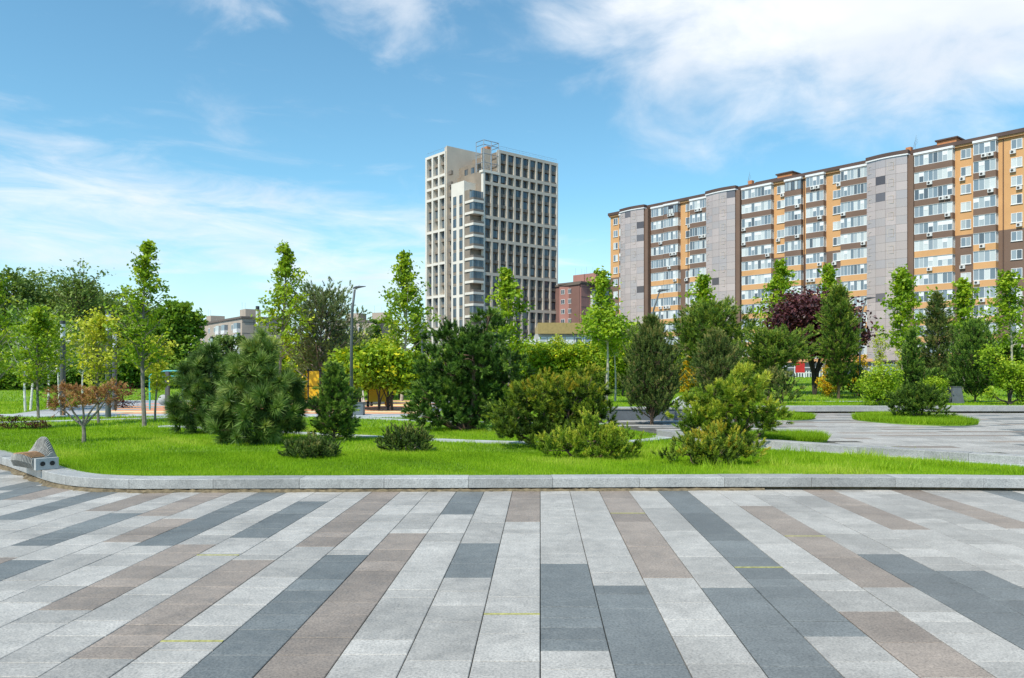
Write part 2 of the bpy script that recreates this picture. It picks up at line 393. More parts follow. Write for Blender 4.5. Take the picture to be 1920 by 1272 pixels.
bed = MB(); W = walk(kpts, .25)
for p, q in zip(W[:-1], W[1:]):
    d = (q-p).normalized(); nn = Vector((-d.y, d.x, 0))
    a, b, c_, e_ = p+nn*.09, q+nn*.09, q+nn*.5, p+nn*.5
    bed.hexa([(a.x,a.y,-.03),(b.x,b.y,-.03),(c_.x,c_.y,-.03),(e_.x,e_.y,-.03),(a.x,a.y,.044),(b.x,b.y,.044),(c_.x,c_.y,.044),(e_.x,e_.y,.044)])
bed.build('kerb_bed', MT['soil'], kerb)
lip = MB()     # crumbs of soil and old mortar along the foot of the kerb on its curved end
W = [p for p in walk(kpts, .05) if p.x < 3.5]; vs_ = []; fs_ = []
for k, p in enumerate(W):
    d = (W[min(k+1, len(W)-1)]-W[max(k-1, 0)]).normalized(); nn = Vector((-d.y, d.x, 0)); f = min(1, max(0, (-1.5-p.x)/4)) if p.x < -1.5 else 0
    wd_ = .02+(.035+.05*f)*(.6+.4*math.sin(k*.37)+rng.uniform(-.3,.3)); hz_ = .012+(.012+.022*f)*(.7+rng.uniform(-.5,.4))
    for o_, z_ in ((.12, .03+.012*f), (.0, .02+hz_*.4), (-wd_*.5, hz_), (-wd_, .004), (-wd_-.006, -.012)): vs_.append(tuple(p+nn*(o_+rng.uniform(-.008,.008))+Vector((0,0,max(z_+rng.uniform(-.006,.006), -.02)))))
for k in range(len(W)-1):
    for j in range(4): fs_.append((k*5+j, k*5+j+1, (k+1)*5+j+1, (k+1)*5+j))
lip.add(vs_, fs_); tag(lip.build('crumbled_soil', MT['soil'], kerb), kind='stuff')

# ---- the second plaza to the right, its kerb, islands and back kerb
P2 = [(2.6,22.6),(3.0,20.2),(3.7,18.0),(5.2,16.1),(6.9,14.2),(8.4,12.6),(11,10.9),(15,9.9),(45,6),(45,28.6),(9.2,28.6),(6,27.2),(3,24.5)]
plaza2 = MB().prism(P2, .10, .166).build('upper_plaza', MT['mortar']); tag(plaza2, 'paved terrace with striped stone beyond the right hand lawn strip', 'terrace', kind='structure')
def inpoly(x, y, poly):
    x = np.asarray(x); y = np.asarray(y); r = np.zeros(x.shape, bool); j = len(poly)-1
    for i in range(len(poly)):
        xi, yi = poly[i]; xj, yj = poly[j]
        c = ((yi > y) != (yj > y)) & (x < (xj-xi)*(y-yi)/((yj-yi) if yj != yi else 1e-9)+xi); r ^= c; j = i
    return r
rng = random.Random(8); m_ = MB(); y = 9.6
while y < 28.4:
    x = 2.4 + rng.uniform(0, .5)
    while x < 30:
        l = rng.choice([.6,.9,1.2,1.2,1.8,2.4]); k = rng.choices([0,1,2],[.62,.18,.20])[0]
        cx_ = [x+.004, x+l-.004]
        if inpoly([x+.01, x+l-.01, x+.01, x+l-.01], [y+.01, y+.01, y+.39, y+.39], P2).all():
            m_.box(cx_[0], cx_[1], y+.003, y+.397, .15, .174, k)
        x += l
    y += .4
tag(m_.build('tile_field', [MT['stone_light_far'], MT['stone_dark_far'], MT['stone_brown_far']], plaza2), kind='stuff')
k2 = smooth_line([(3.3,18.2),(4.1,16.6),(4.95,15.25),(6.0,14.2),(7.0,13.3),(8.3,12.15),(11,10.4),(15,9.3)], 2)
kerb2 = empty('terrace_kerb'); tag(kerb2, 'raised granite kerb between terrace and grass strip', 'kerb', kind='structure')
stone_row(kerb2, k2, .34, .16, .30, 1.7, MT['kerb_stone'], seed=4)
gut = []
W2 = walk(k2, .2)
m_ = MB()
for p, q in zip(W2[:-1], W2[1:]):
    d = (q-p).normalized(); nn = Vector((-d.y, d.x, 0)); a, b, c_, e_ = p-nn*.16, q-nn*.16, q+nn*.1, p+nn*.1
    m_.hexa([(a.x,a.y,.10),(b.x,b.y,.10),(c_.x,c_.y,.10),(e_.x,e_.y,.10),(a.x,a.y,.172),(b.x,b.y,.172),(c_.x,c_.y,.172),(e_.x,e_.y,.172)])
m_.build('gutter_strip', MT['path_stone'], kerb2)
kerb3 = empty('back_kerb'); tag(kerb3, 'long straight granite kerb at the far side of the terrace', 'kerb', kind='structure')
stone_row(kerb3, [(8.6,28.3),(16,28.5),(30,28.6),(44,28.4)], .45, .235, .42, 2.2, MT['kerb_stone'], seed=6)
MB().box(8.8, 43.5, 28.75, 29.0, .1, .232).build('kerb_bed', MT['soil'], kerb3)
def island(name, label, cx0, cy0, rx, ry, z):
    poly = [(cx0+rx*math.cos(2*math.pi*k/48), cy0+ry*math.sin(2*math.pi*k/48)) for k in range(48)]
    o = MB().prism(poly, .12, z).build(name, MT['lawn_soil']); tag(o, label, 'grass island', kind='structure'); return poly
ISL = [island('grass_island', 'oval island of long grass around the round pine on the terrace', 11.9, 23.7, 1.5, 2.2, .20),
       island('grass_island', 'small tongue of grass on the terrace behind its kerb', 5.35, 16.75, 1.25, .75, .22),
       island('grass_island', 'narrow grass bed at the far left corner of the terrace', 8.3, 25.6, 1.3, 1.6, .20)]
# ---- thin stone edgings and paths lying in the lawn
PATHS = []
def stone_path(name, label, pts, width, mat='path_stone', z=.012):
    pts = smooth_line(pts, 2); W_ = walk(pts, .3); m_ = MB(); vs_ = []; fs_ = []
    for k, p in enumerate(W_):
        d = (W_[min(k+1,len(W_)-1)]-W_[max(k-1,0)]).normalized(); nn = Vector((-d.y, d.x, 0))
        a, b = p-nn*width/2, p+nn*width/2; za = float(terrain(p.x, p.y))+z
        vs_ += [(a.x,a.y,za-.06),(a.x,a.y,za),(b.x,b.y,za),(b.x,b.y,za-.06)]
    for k in range(len(W_)-1):
        for j in range(3): fs_.append((k*4+j, (k+1)*4+j, (k+1)*4+j+1, k*4+j+1))
    m_.add(vs_, fs_); o = m_.build(name, MT[mat]); tag(o, label, 'path', kind='structure')
    PATHS.append((np.array([(p.x, p.y) for p in W_]), width/2)); return o
stone_path('stone_edging', 'thin pale stone edging crossing the lawn behind the pines', [(-9.4,21.5),(-6.5,19.8),(-3.9,18.35),(-1.9,17.2),(-.3,16.5),(1.2,16.25),(2.6,16.6),(3.4,17.6)], .34, z=.035)
stone_path('stone_edging', 'thin pale edging beyond the big dark pine', [(-9,28.0),(-5.2,25.8),(-3.0,24.1),(-1,23.0),(2.8,22.6)], .34, z=.035)
stone_path('stone_edging', 'pale edging strip at the left by the red shrubs', [(-22,20.9),(-17,22.2),(-14.3,23.2),(-12,24.8),(-9.6,26.5)], .40, z=.035)
stone_path('footpath', 'grey footpath passing the light columns on the left', [(-40,27.2),(-24,27.2),(-16,27.0),(-11,27.2),(-6,26.9),(-2.5,26.4)], 1.5, z=.02)
stone_path('stone_edging', 'first thin edging in the lawn beyond the terrace', [(9,34.6),(16,34.9),(26,35.2),(44,35)], .35, z=.03)
stone_path('stone_edging', 'second thin edging in the lawn beyond the terrace', [(10,40.2),(18,40.4),(30,40.6),(50,40.4)], .35, z=.03)
# ---- play surface of coloured rubber bands
play = MB().prism([(-17.5,27.9),(-2.6,27.2),(-3.2,42.0),(-21,42.0)], .10, .168).build('play_surface', plain('rubber_grey', (.36,.36,.37), .9)); tag(play, 'rubber playground surface with yellow, orange and pink bands', 'playground', kind='structure')
RUB = [plain('rubber_yellow', (.72,.52,.13), .9), plain('rubber_orange', (.66,.30,.13), .9), plain('rubber_pink', (.60,.27,.20), .9), plain('rubber_cream', (.68,.55,.33), .9)]
y = 28.15; k = 0
rng = random.Random(3)
while y < 41.3:
    d = rng.uniform(.7, 1.25); f = (y-27.9)/14.1
    x0 = -15.6-3.2*f+rng.uniform(0, 3.0); x1 = -2.9-.5*f-rng.uniform(0, 1.2)
    MB().box(x0, x1, y, y+d-.03, .12, .173).build('colour_band', RUB[(k*2+rng.choice([0,1])) % 4], play); y += d; k += 1
PLAYP = [(-17.6,27.7),(-2.4,27.0),(-3.0,42.2),(-21.2,42.2)]

# ---- grass blades
leafmat('grass_blade', [(0,(.13,.24,.008)), (.35,(.235,.41,.012)), (.7,(.33,.51,.02)), (1,(.52,.60,.09))], trans=.35, gloss=.2, jitter=.5)
nr = np.random.default_rng(11)
def on_lawn(x, y):
    ok = y > kerb_y(x)+.375
    ok &= ~(inpoly(x, y, P2)) & ~inpoly(x, y, PLAYP)
    for pl, hw in PATHS:
        sub = pl[::2]; d2 = np.full(x.shape, 1e9)
        for px_, py_ in sub: d2 = np.minimum(d2, (x-px_)**2+(y-py_)**2)
        ok &= d2 > (hw+.03)**2 + .04
    kk = np.array([(p.x, p.y) for p in W2]); d2 = np.full(x.shape, 1e9)
    for px_, py_ in kk: d2 = np.minimum(d2, (x-px_)**2+(y-py_)**2)
    ok &= d2 > .2**2
    return ok
def wav(x, y):
    return .5+.16*np.sin(x*1.3+2.1*np.sin(y*.7))+.14*np.sin(y*1.9+1.7*np.sin(x*.9+1))+.12*np.sin(x*4.1+y*3.3)+.16*np.sin(x*.37-y*.53+1.3*np.sin(x*.8))
BV = []; BT = []
def blades(n, x0, x1, y0, y1, h, wd, zfun, mask, hv=.45, lean=.45):
    x = nr.uniform(x0, x1, n); y = nr.uniform(y0, y1, n)
    vis = (np.abs(x) < .72*y+1.6); x, y = x[vis], y[vis]
    ok = mask(x, y); x, y = x[ok], y[ok]; m = len(x)
    wv = wav(x, y)
    hh = h*(1-hv+2*hv*nr.random(m))*(.75+.5*wv); a = nr.uniform(0, 2*np.pi, m); la = nr.uniform(0, 2*np.pi, m); lm = lean*hh*nr.random(m)
    z = zfun(x, y)-.01
    ww = wd*(.7+.6*nr.random(m))/2
    p0 = np.stack([x-np.cos(a)*ww, y-np.sin(a)*ww, z], 1); p1 = np.stack([x+np.cos(a)*ww, y+np.sin(a)*ww, z], 1)
    p2 = np.stack([x+np.cos(la)*lm, y+np.sin(la)*lm, z+hh], 1)
    BV.append(np.stack([p0, p1, p2], 1).reshape(-1, 3)); BT.append(np.clip(wv*.75+.12+nr.normal(0, .09, m), 0, 1))
blades(330000, -10, 10, 10.6, 14.5, .050, .0085, terrain, on_lawn)
blades(300000, -15, 14, 13, 21, .055, .013, terrain, on_lawn)
blades(230000, -26, 26, 20, 40, .07, .026, terrain, on_lawn)
blades(150000, -46, 46, 38, 84, .09, .055, terrain, on_lawn)
for pl in ISL:
    xs_ = [p[0] for p in pl]; ys_ = [p[1] for p in pl]; zt = .2
    blades(42000, min(xs_), max(xs_), min(ys_), max(ys_), .15, .014, lambda x, y: np.full(x.shape, .2), lambda x, y, pl=pl: inpoly(x, y, pl), lean=.9)
# longer fringe along the terrace kerb and the front kerb
blades(60000, 2, 12, 10.5, 18, .13, .011, terrain, lambda x, y: on_lawn(x, y) & (np.sin(x*5+y*3)+np.sin(x*2.2-y*4.1) > .75), lean=.8)
g = put('grass', np_mesh('grass', np.concatenate(BV), 3, MT['grass_blade'], np.concatenate(BT)))
tag(g, 'short green grass blades covering the lawn', 'grass', kind='stuff')
# ================================================================ PLANTS
plain('bark_brown', (.13,.085,.055), .9, var=.35, scale=18, bump=.8, bscale=40)
plain('bark_grey', (.22,.19,.16), .9, var=.3, scale=15, bump=.6, bscale=40)
plain('bark_pale', (.42,.38,.31), .85, var=.25, scale=9, bump=.4, bscale=30)
plain('bark_dark', (.055,.043,.035), .9, var=.3, scale=15)
plain('bark_birch', (.68,.66,.62), .8, var=.3, scale=11)
leafmat('needle_long', [(0, (0.036, 0.076, 0.015)), (0.45, (0.108, 0.197, 0.033)), (0.8, (0.215, 0.318, 0.063)), (1, (0.363, 0.423, 0.113))], trans=.12, gloss=.35)
leafmat('needle_dark', [(0, (0.03, 0.069, 0.013)), (0.5, (0.086, 0.179, 0.025)), (0.85, (0.194, 0.324, 0.045)), (1, (0.324, 0.445, 0.07))], trans=.12, gloss=.3)
leafmat('needle_olive', [(0, (0.039, 0.071, 0.017)), (0.5, (0.108, 0.169, 0.036)), (0.85, (0.214, 0.268, 0.063)), (1, (0.357, 0.305, 0.101))], trans=.12, gloss=.3)
leafmat('needle_mid', [(0, (0.037, 0.086, 0.011)), (0.5, (0.121, 0.215, 0.024)), (0.85, (0.243, 0.344, 0.044)), (1, (0.392, 0.43, 0.066))], trans=.15, gloss=.3)
leafmat('needle_grey', [(0, (0.051, 0.084, 0.031)), (0.5, (0.144, 0.207, 0.072)), (1, (0.287, 0.355, 0.144))], trans=.12, gloss=.3)
leafmat('needle_gold', [(0, (0.03, 0.06, 0.011)), (0.3, (0.102, 0.168, 0.017)), (0.6, (0.235, 0.32, 0.028)), (0.85, (0.42, 0.43, 0.035)), (1, (0.54, 0.41, 0.045))], trans=.18, gloss=.3)
leafmat('needle_lime', [(0, (0.047, 0.094, 0.012)), (0.4, (0.171, 0.281, 0.02)), (0.75, (0.342, 0.438, 0.036)), (1, (0.559, 0.562, 0.061))], trans=.18, gloss=.3)
leafmat('needle_brown', [(0, (0.172, 0.077, 0.03)), (0.5, (0.402, 0.198, 0.075)), (1, (0.598, 0.352, 0.15))], trans=.15, gloss=.2)
leafmat('leaf_bright', [(0, (0.085, 0.174, 0.011)), (0.4, (0.221, 0.362, 0.02)), (0.75, (0.374, 0.507, 0.033)), (1, (0.612, 0.652, 0.066))], trans=.38)
leafmat('leaf_mid', [(0, (0.062, 0.137, 0.017)), (0.5, (0.166, 0.293, 0.029)), (1, (0.354, 0.488, 0.058))], trans=.3)
leafmat('leaf_hedge', [(0, (0.05, 0.113, 0.011)), (0.45, (0.178, 0.31, 0.017)), (0.8, (0.416, 0.517, 0.022)), (1, (0.792, 0.69, 0.033))], trans=.3)
leafmat('leaf_far', [(0, (0.058, 0.106, 0.029)), (0.5, (0.154, 0.24, 0.048)), (1, (0.306, 0.384, 0.097))], trans=.25)
leafmat('leaf_yellow', [(0, (0.24, 0.32, 0.025)), (0.45, (0.46, 0.52, 0.04)), (1, (0.74, 0.72, 0.12))], trans=.35)
leafmat('flower_yellow', [(0,(.30,.25,.01)), (.5,(.62,.42,.015)), (1,(.80,.55,.03))], trans=.3)
leafmat('leaf_purple', [(0, (0.029, 0.01, 0.012)), (0.5, (0.088, 0.026, 0.033)), (1, (0.208, 0.072, 0.075))], trans=.2, gloss=.5)
leafmat('leaf_red', [(0,(.05,.012,.012)), (.5,(.12,.03,.025)), (1,(.22,.08,.04))], trans=.2)
leafmat('pine_candle', [(0,(.26,.15,.07)), (1,(.42,.27,.14))], trans=.05)

def at(px, Y): return (px-960)*Y/1493.0
def zt(py, Y): return 1.6+(700-py)*Y/1493.0
def unit(v): return v/np.maximum(np.linalg.norm(v, axis=-1, keepdims=True), 1e-9)
def perp(d, g):
    r = g.normal(size=d.shape); return unit(r-(r*d).sum(-1, keepdims=True)*d)
def leaves(Pt, size, g, tint, up=.35, aspect=.62):
    n = len(Pt); a = unit(g.normal(size=(n, 3))*[1, 1, .7]+[0, 0, -.25]); nn = unit(g.normal(size=(n, 3))+[0, 0, up*3]); b = unit(np.cross(a, nn))
    s = size*(.65+.7*g.random((n, 1)))
    q = np.stack([Pt-a*s*.5, Pt+b*s*aspect*.5, Pt+a*s*.5+nn*s*-.12, Pt-b*s*aspect*.5], 1)
    return q.reshape(-1, 3), tint
def shoots(Pt, D, slen, nn, nl, nw, a0, a1, g, tint):
    """needled shoots: nn needles along each axis, swept forward near the tip"""
    N_ = len(Pt); D = unit(D); u = g.random((N_, nn, 1)); DD = np.repeat(D[:, None, :], nn, 1)
    base = Pt[:, None, :]+DD*slen*u; ang = (a1+(a0-a1)*u)*(.8+.4*g.random((N_, nn, 1)))
    pp = perp(DD, g); nd = DD*np.cos(ang)+pp*np.sin(ang); nd = unit(nd+np.array([0, 0, -.10])*g.random((N_, nn, 1)))
    L_ = nl*(.7+.5*g.random((N_, nn, 1))); sd_ = perp(nd, g)*nw*.5
    tri = np.stack([base-sd_, base+sd_, base+nd*L_], 2)
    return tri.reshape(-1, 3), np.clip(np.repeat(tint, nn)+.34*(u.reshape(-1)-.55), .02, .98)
def plant_root(name, label, cat, X, Y, z, group): 
    r = empty(name, (X, Y, z)); tag(r, label, cat, group); return r

def lobe_shrub(name, label, X, Y, lobes, mat, density, slen, nn, nl, nw, seed, a0=.25, a1=1.1, bark='bark_brown', group='pines and shrubs on the lawn', z=None, upb=.7, tbase=.45, tvar=.2, tz=.25, cat='pine', candles=0, stem=.035, inner=.45, hot=None, fork=0.0, cn=3, cr=.045):
    """spreading pine: lobes are (dx,dy,dz,rx,ry,rz) ellipsoids of needled shoots carried on limbs"""
    g = np.random.default_rng(seed); z = float(terrain(X, Y)) if z is None else z
    r = plant_root(name, label, cat, X, Y, z-.02, group)
    Ps, Ds, Ts = [], [], []; st = MB(); top = max(l[2]+l[5] for l in lobes)
    for (dx, dy, dz, rx, ry, rz) in lobes:
        n = max(8, int(density*(rx*ry+rx*rz+ry*rz)*4.0)); d = unit(g.normal(size=(n, 3))); d[:, 2] = np.where(d[:, 2] < -.88, -d[:, 2], d[:, 2])
        rad = np.where(g.random(n) < inner, g.uniform(.35, .9, n), g.uniform(.86, 1.06, n))[:, None]
        nc = max(6, n//cn); ci = g.integers(0, nc, n); far_ = g.random(nc) < .10; rad[:nc][far_] *= g.uniform(1.06, 1.22, (far_.sum(), 1)); ct_ = g.normal(0, tvar, nc)
        cc_ = np.array([dx, dy, dz])+d[:nc]*rad[:nc]*[rx, ry, rz]; off = g.normal(size=(n, 3)); d = unit(d[ci]*.75+unit(off)*.8)
        p = cc_[ci]+off*cr; lump = np.sin(p[:, 0]*9+dx*5)*np.sin(p[:, 1]*9+dz*7)*np.sin(p[:, 2]*9+1)
        p = p+d*(lump*.12*min(rx, rz))[:, None]
        k = p[:, 2] > .03; p, d = p[k], d[k]; lump = lump[k]; ctk = ct_[ci][k]
        Ps.append(p-d*slen*.6); Ds.append(unit(d+[0, 0, upb])+g.normal(size=d.shape)*.22)
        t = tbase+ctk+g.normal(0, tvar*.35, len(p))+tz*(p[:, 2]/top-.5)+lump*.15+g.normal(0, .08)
        if hot is not None:
            hx, hz, hr, amt = hot; t += amt*np.exp(-(((p[:, 0]-hx)**2+(p[:, 2]-hz)**2)/hr**2))
        Ts.append(np.clip(t, 0.02, .98))
        b0 = Vector((dx*.15, dy*.15, 0)) if not fork else Vector((0, 0, fork)); c_ = Vector((dx, dy, dz)); mid = b0.lerp(c_, .5)+Vector((g.normal()*.05, g.normal()*.05, -.04))
        rr = stem*(.6+.4*min(1, rz/.6)); st.tube([b0, mid, c_], [rr, rr*.75, rr*.45], 6)
        for q in range(5):
            e = p[g.integers(len(p))]; e = c_.lerp(Vector(e), .85); st.tube([c_.lerp(b0, .15*q*.5), c_.lerp(e, .5)+Vector((0, 0, -.03)), e], [rr*.4, rr*.28, rr*.12], 4, cap=False)
    if fork: st.tube([(0, 0, -.05), (.01, 0, fork*.5), (0, 0, fork+.02)], [stem*1.35, stem*1.15, stem*1.05], 8)
    P_, D_, T_ = np.concatenate(Ps), np.concatenate(Ds), np.concatenate(Ts)
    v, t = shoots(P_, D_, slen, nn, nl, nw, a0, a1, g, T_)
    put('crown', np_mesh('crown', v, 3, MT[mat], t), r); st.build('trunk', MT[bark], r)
    if candles:
        idx = g.choice(len(P_), candles); cm = MB()
        for i in idx:
            p = Vector(P_[i])+Vector(unit(D_[i:i+1])[0])*slen; cm.tube([p, p+Vector((g.normal()*.01, g.normal()*.01, nl*.28))], [.012, .006], 5)
        me_ = cm.mesh('shoot_tips', MT['pine_candle']); put('shoot_tips', me_, r)['kind'] = 'stuff'
    return r

def conifer(name, label, X, Y, H, W, prof, mat, nb, twigs, slen, nn, nl, nw, seed, rise=.35, a0=.25, a1=1.1, bark='bark_brown', group='pines and shrubs on the lawn', cb=.06, tr=.04, tbase=.52, tvar=.24, tz=.25, cat='pine', z=None, lean=(0, 0), upb=.5, spread=.35):
    """pine with a leader: limbs in rough whorls, forking twigs, a needled shoot on each twig; W is the full width"""
    g = np.random.default_rng(seed); z = float(terrain(X, Y)) if z is None else z
    r = plant_root(name, label, cat, X, Y, z-.03, group); st = MB()
    tp = [Vector((lean[0]*t*H+.03*H*math.sin(t*5+seed)*t*(1-t), lean[1]*t*H, H*t)) for t in np.linspace(0, .97, 9)]
    st.tube(tp, [tr*(1-.88*t)+.004 for t in np.linspace(0, 1, 9)], 7)
    def trunk_at(t):
        k = min(7, int(t/.97*8)); return tp[k].lerp(tp[k+1], t/.97*8-k)
    Ps, Ds, Ts = [], [], []; pt = [p[0] for p in prof]; pr = [p[1] for p in prof]
    for i in range(nb):
        t = cb+(1-cb)*((i+g.random())/nb)**.95; ln = W/2*float(np.interp(t, pt, pr))*g.uniform(.5, 1.22); a = i*2.39996+g.normal()*.35
        b0 = trunk_at(min(t, .96)); rs = rise*(1+.9*t)*g.uniform(.6, 1.3)
        e = b0+Vector((math.cos(a)*ln, math.sin(a)*ln, ln*rs)); m = b0.lerp(e, .5)+Vector((0, 0, -.06*ln)); rr = tr*(1-.8*t)*.4+.003
        st.tube([b0, m, e], [rr, rr*.7, rr*.3], 5, cap=False)
        nt_ = max(3, int(twigs*max(ln, .12))); bt = g.normal(0, .1)
        f = g.uniform(.22, 1.0, nt_)**.8; bd = np.array((e-b0).normalized())
        c_ = np.array(b0)[None]+(np.array(e)-np.array(b0))[None]*f[:, None]
        off = g.normal(size=(nt_, 3))*[1, 1, .75]; off -= (off@bd)[:, None]*bd*.5
        p = c_+off*spread*np.minimum(ln, .9)*(.35+.65*(1-f*.4))[:, None]*.55
        d = unit(bd*.7+unit(off)*.8+[0, 0, upb])
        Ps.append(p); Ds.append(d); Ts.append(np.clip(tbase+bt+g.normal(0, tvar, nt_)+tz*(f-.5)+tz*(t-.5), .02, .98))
        for q in range(0, nt_, 3): st.tube([Vector(c_[q]), Vector(p[q])], [.006, .003], 3, cap=False)
    P_, D_, T_ = np.concatenate(Ps), np.concatenate(Ds), np.concatenate(Ts)
    topn = max(6, int(nb*.25)); u = g.random(topn); P_ = np.concatenate([P_, np.array([trunk_at(.80+.16*q) for q in u])]); D_ = np.concatenate([D_, unit(g.normal(size=(topn, 3))*.5+[0, 0, 1.])]); T_ = np.concatenate([T_, np.full(topn, tbase+.15)])
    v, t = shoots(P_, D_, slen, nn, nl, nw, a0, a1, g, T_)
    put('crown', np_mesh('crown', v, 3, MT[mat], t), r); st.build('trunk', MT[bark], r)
    return r

def broadleaf(name, label, X, Y, H, cb, rmax, prof, nb, cl, lpc, ls, mat, seed, bark='bark_grey', tr=.05, group='young trees in the park', rise=.75, tbase=.5, tvar=.14, z=None, sig=.16, cat='tree', top=True, lean=(0, 0)):
    """young tree: straight trunk, ascending limbs, leaves in clumps strung along the limbs"""
    g = np.random.default_rng(seed); z = float(terrain(X, Y)) if z is None else z
    r = plant_root(name, label, cat, X, Y, z-.03, group); st = MB()
    tp = [Vector((lean[0]*t*H+.018*H*math.sin(t*4+seed), lean[1]*t*H+.012*H*math.sin(t*5+seed*2), H*t)) for t in np.linspace(0, .98, 10)]
    st.tube(tp, [tr*(1-.85*t)+.004 for t in np.linspace(0, 1, 10)], 8)
    def trunk_at(t):
        t = min(max(t, 0), .98); k = min(8, int(t/.98*9)); return tp[k].lerp(tp[k+1], t/.98*9-k)
    pt = [p[0] for p in prof]; pr = [p[1] for p in prof]; Ps, Ts = [], []
    for i in range(nb):
        t = ((i+g.random())/nb); h = cb+(1-cb)*t; ln = rmax*float(np.interp(t, pt, pr))*g.uniform(.4, 1.3); a = i*2.39996+g.normal()*.5
        b0 = trunk_at(h*.97); e = b0+Vector((math.cos(a)*ln, math.sin(a)*ln, ln*rise*g.uniform(.5, 1.5))); m = b0.lerp(e, .5)+Vector((0, 0, -.08*ln))
        rr = tr*(1-.8*h)*.42+.003; st.tube([b0, m, e], [rr, rr*.7, rr*.35], 5, cap=False)
        nc = max(2, int(cl*ln/.4+.5)); bt = g.normal(0, .10)
        for q in range(nc):
            f = .28+.74*(q+g.random())/nc; c_ = np.array(b0.lerp(e, min(f, 1.05))); s = sig*(.6+.8*g.random())*(.5+.5*min(1, ln/rmax*1.5)); k = int(lpc*g.uniform(.6, 1.4))
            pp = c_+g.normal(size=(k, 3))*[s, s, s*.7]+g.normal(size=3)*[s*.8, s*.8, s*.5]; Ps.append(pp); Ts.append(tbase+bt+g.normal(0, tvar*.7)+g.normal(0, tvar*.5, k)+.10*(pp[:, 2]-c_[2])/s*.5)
    if top:
        for q in range(max(5, nb//5)):
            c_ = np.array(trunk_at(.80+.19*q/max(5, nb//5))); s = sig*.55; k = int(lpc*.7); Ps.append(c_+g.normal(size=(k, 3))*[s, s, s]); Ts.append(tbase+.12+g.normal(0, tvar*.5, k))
    P_, T_ = np.concatenate(Ps), np.clip(np.concatenate(Ts), .02, .98)
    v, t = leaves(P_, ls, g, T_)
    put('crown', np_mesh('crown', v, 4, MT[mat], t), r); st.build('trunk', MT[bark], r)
    return r

def mass_tree(name, label, X, Y, lobes, mat, n, ls, seed, bark='bark_dark', stems=((0, 0),), tr=.12, group='background trees', tbase=.45, tvar=.13, z=None, clump=.22, cat='tree', branches=14, hollow=.3, lift=None):
    """full crown: leaf clumps filling several overlapping lobes (dx,dy,dz,rx,ry,rz), limbs running up into them"""
    g = np.random.default_rng(seed); z = float(terrain(X, Y)) if z is None else z
    r = plant_root(name, label, cat, X, Y, z-.05, group); st = MB(); Ps, Ts = [], []; vol = sum(l[3]*l[4]*l[5] for l in lobes)
    for (dx, dy, dz, rx, ry, rz) in lobes:
        k = max(20, int(n*(rx*ry*rz)/vol)); nc = max(6, k//16); d = unit(g.normal(size=(nc, 3))); rad = (hollow+(1.05-hollow)*g.random(nc)**.6)[:, None]
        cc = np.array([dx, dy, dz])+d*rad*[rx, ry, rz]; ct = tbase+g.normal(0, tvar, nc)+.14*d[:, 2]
        i = g.integers(0, nc, k); s = clump*min(rx, rz)
        Ps.append(cc[i]+g.normal(size=(k, 3))*[s, s, s*.7]); Ts.append(ct[i]+g.normal(0, .07, k))
        for q in range(branches):
            e = Vector(cc[g.integers(nc)]); s0 = stems[g.integers(len(stems))]; b0 = Vector((s0[0], s0[1], 0)); f = Vector((dx*.5+s0[0]*.6, dy*.5, max(dz-rz*.8, .3)))
            st.tube([f, f.lerp(e, .5)+Vector((0, 0, -.05*rz)), e], [tr*.32, tr*.2, tr*.07], 5, cap=False)
        for s0 in stems:
            st.tube([(s0[0], s0[1], 0), (s0[0]*.8+dx*.1, s0[1]*.8+dy*.1, max(dz-rz, .3)*.6), (dx*.5+s0[0]*.6, dy*.5, max(dz-rz*.8, .3)), (dx*.9, dy*.9, dz)], [tr, tr*.8, tr*.6, tr*.25], 7)
    P_, T_ = np.concatenate(Ps), np.clip(np.concatenate(Ts), .02, .98); k_ = P_[:, 2] > .05; P_, T_ = P_[k_], T_[k_]
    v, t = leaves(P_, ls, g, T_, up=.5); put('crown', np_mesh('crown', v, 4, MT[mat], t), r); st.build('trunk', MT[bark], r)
    return r

# ---- pines and shrubs of the front lawn
LN = dict(slen=.10, nn=100, nl=.235, nw=.019, a0=.12, a1=1.5, fork=.12, cn=1, cr=.01, tvar=.22)
lobe_shrub('long_needled_pine', 'bushy long-needled pine standing half behind a larger twin', at(385,19.2), 19.2,
    [(-.05,0,.38,.66,.6,.42),(-.03,0,.85,.72,.65,.5),(.03,0,1.3,.56,.5,.48),(.12,0,1.75,.32,.32,.38)], 'needle_long', 19, seed=21, tbase=.36, upb=.55, candles=26, **LN)
lobe_shrub('long_needled_pine', 'bushy long-needled pine, foremost of the twin pair, brown candle tips', at(484,16.6), 16.6,
    [(.0,-.05,.34,.88,.8,.40),(-.02,-.05,.72,.98,.9,.46),(.0,0,1.15,.84,.75,.48),(.03,0,1.58,.58,.5,.42),(.06,0,1.95,.28,.28,.32)], 'needle_long', 20, seed=22, tbase=.55, upb=.55, candles=40, **LN)
conifer('small_pine', 'slim young dark pine beside the tall lamp post', at(627,16.9), 16.9, 1.63, .92, [(0,.5),(.12,.95),(.35,1),(.6,.75),(.85,.35),(1,.08)], 'needle_dark', 80, 46, .10, 40, .075, .013, 23, tr=.03)
SM = dict(slen=.085, nn=40, nl=.042, nw=.011, a0=.2, a1=.95, bark='bark_grey')
lobe_shrub('dwarf_pine', 'lowest grey-green cushion pine near the front kerb', at(585,13.6), 13.6, [(0,0,.13,.46,.42,.22),(-.15,0,.12,.30,.34,.16),(.18,0,.13,.28,.3,.17)], 'needle_olive', 230, seed=24, upb=1.2, **SM)
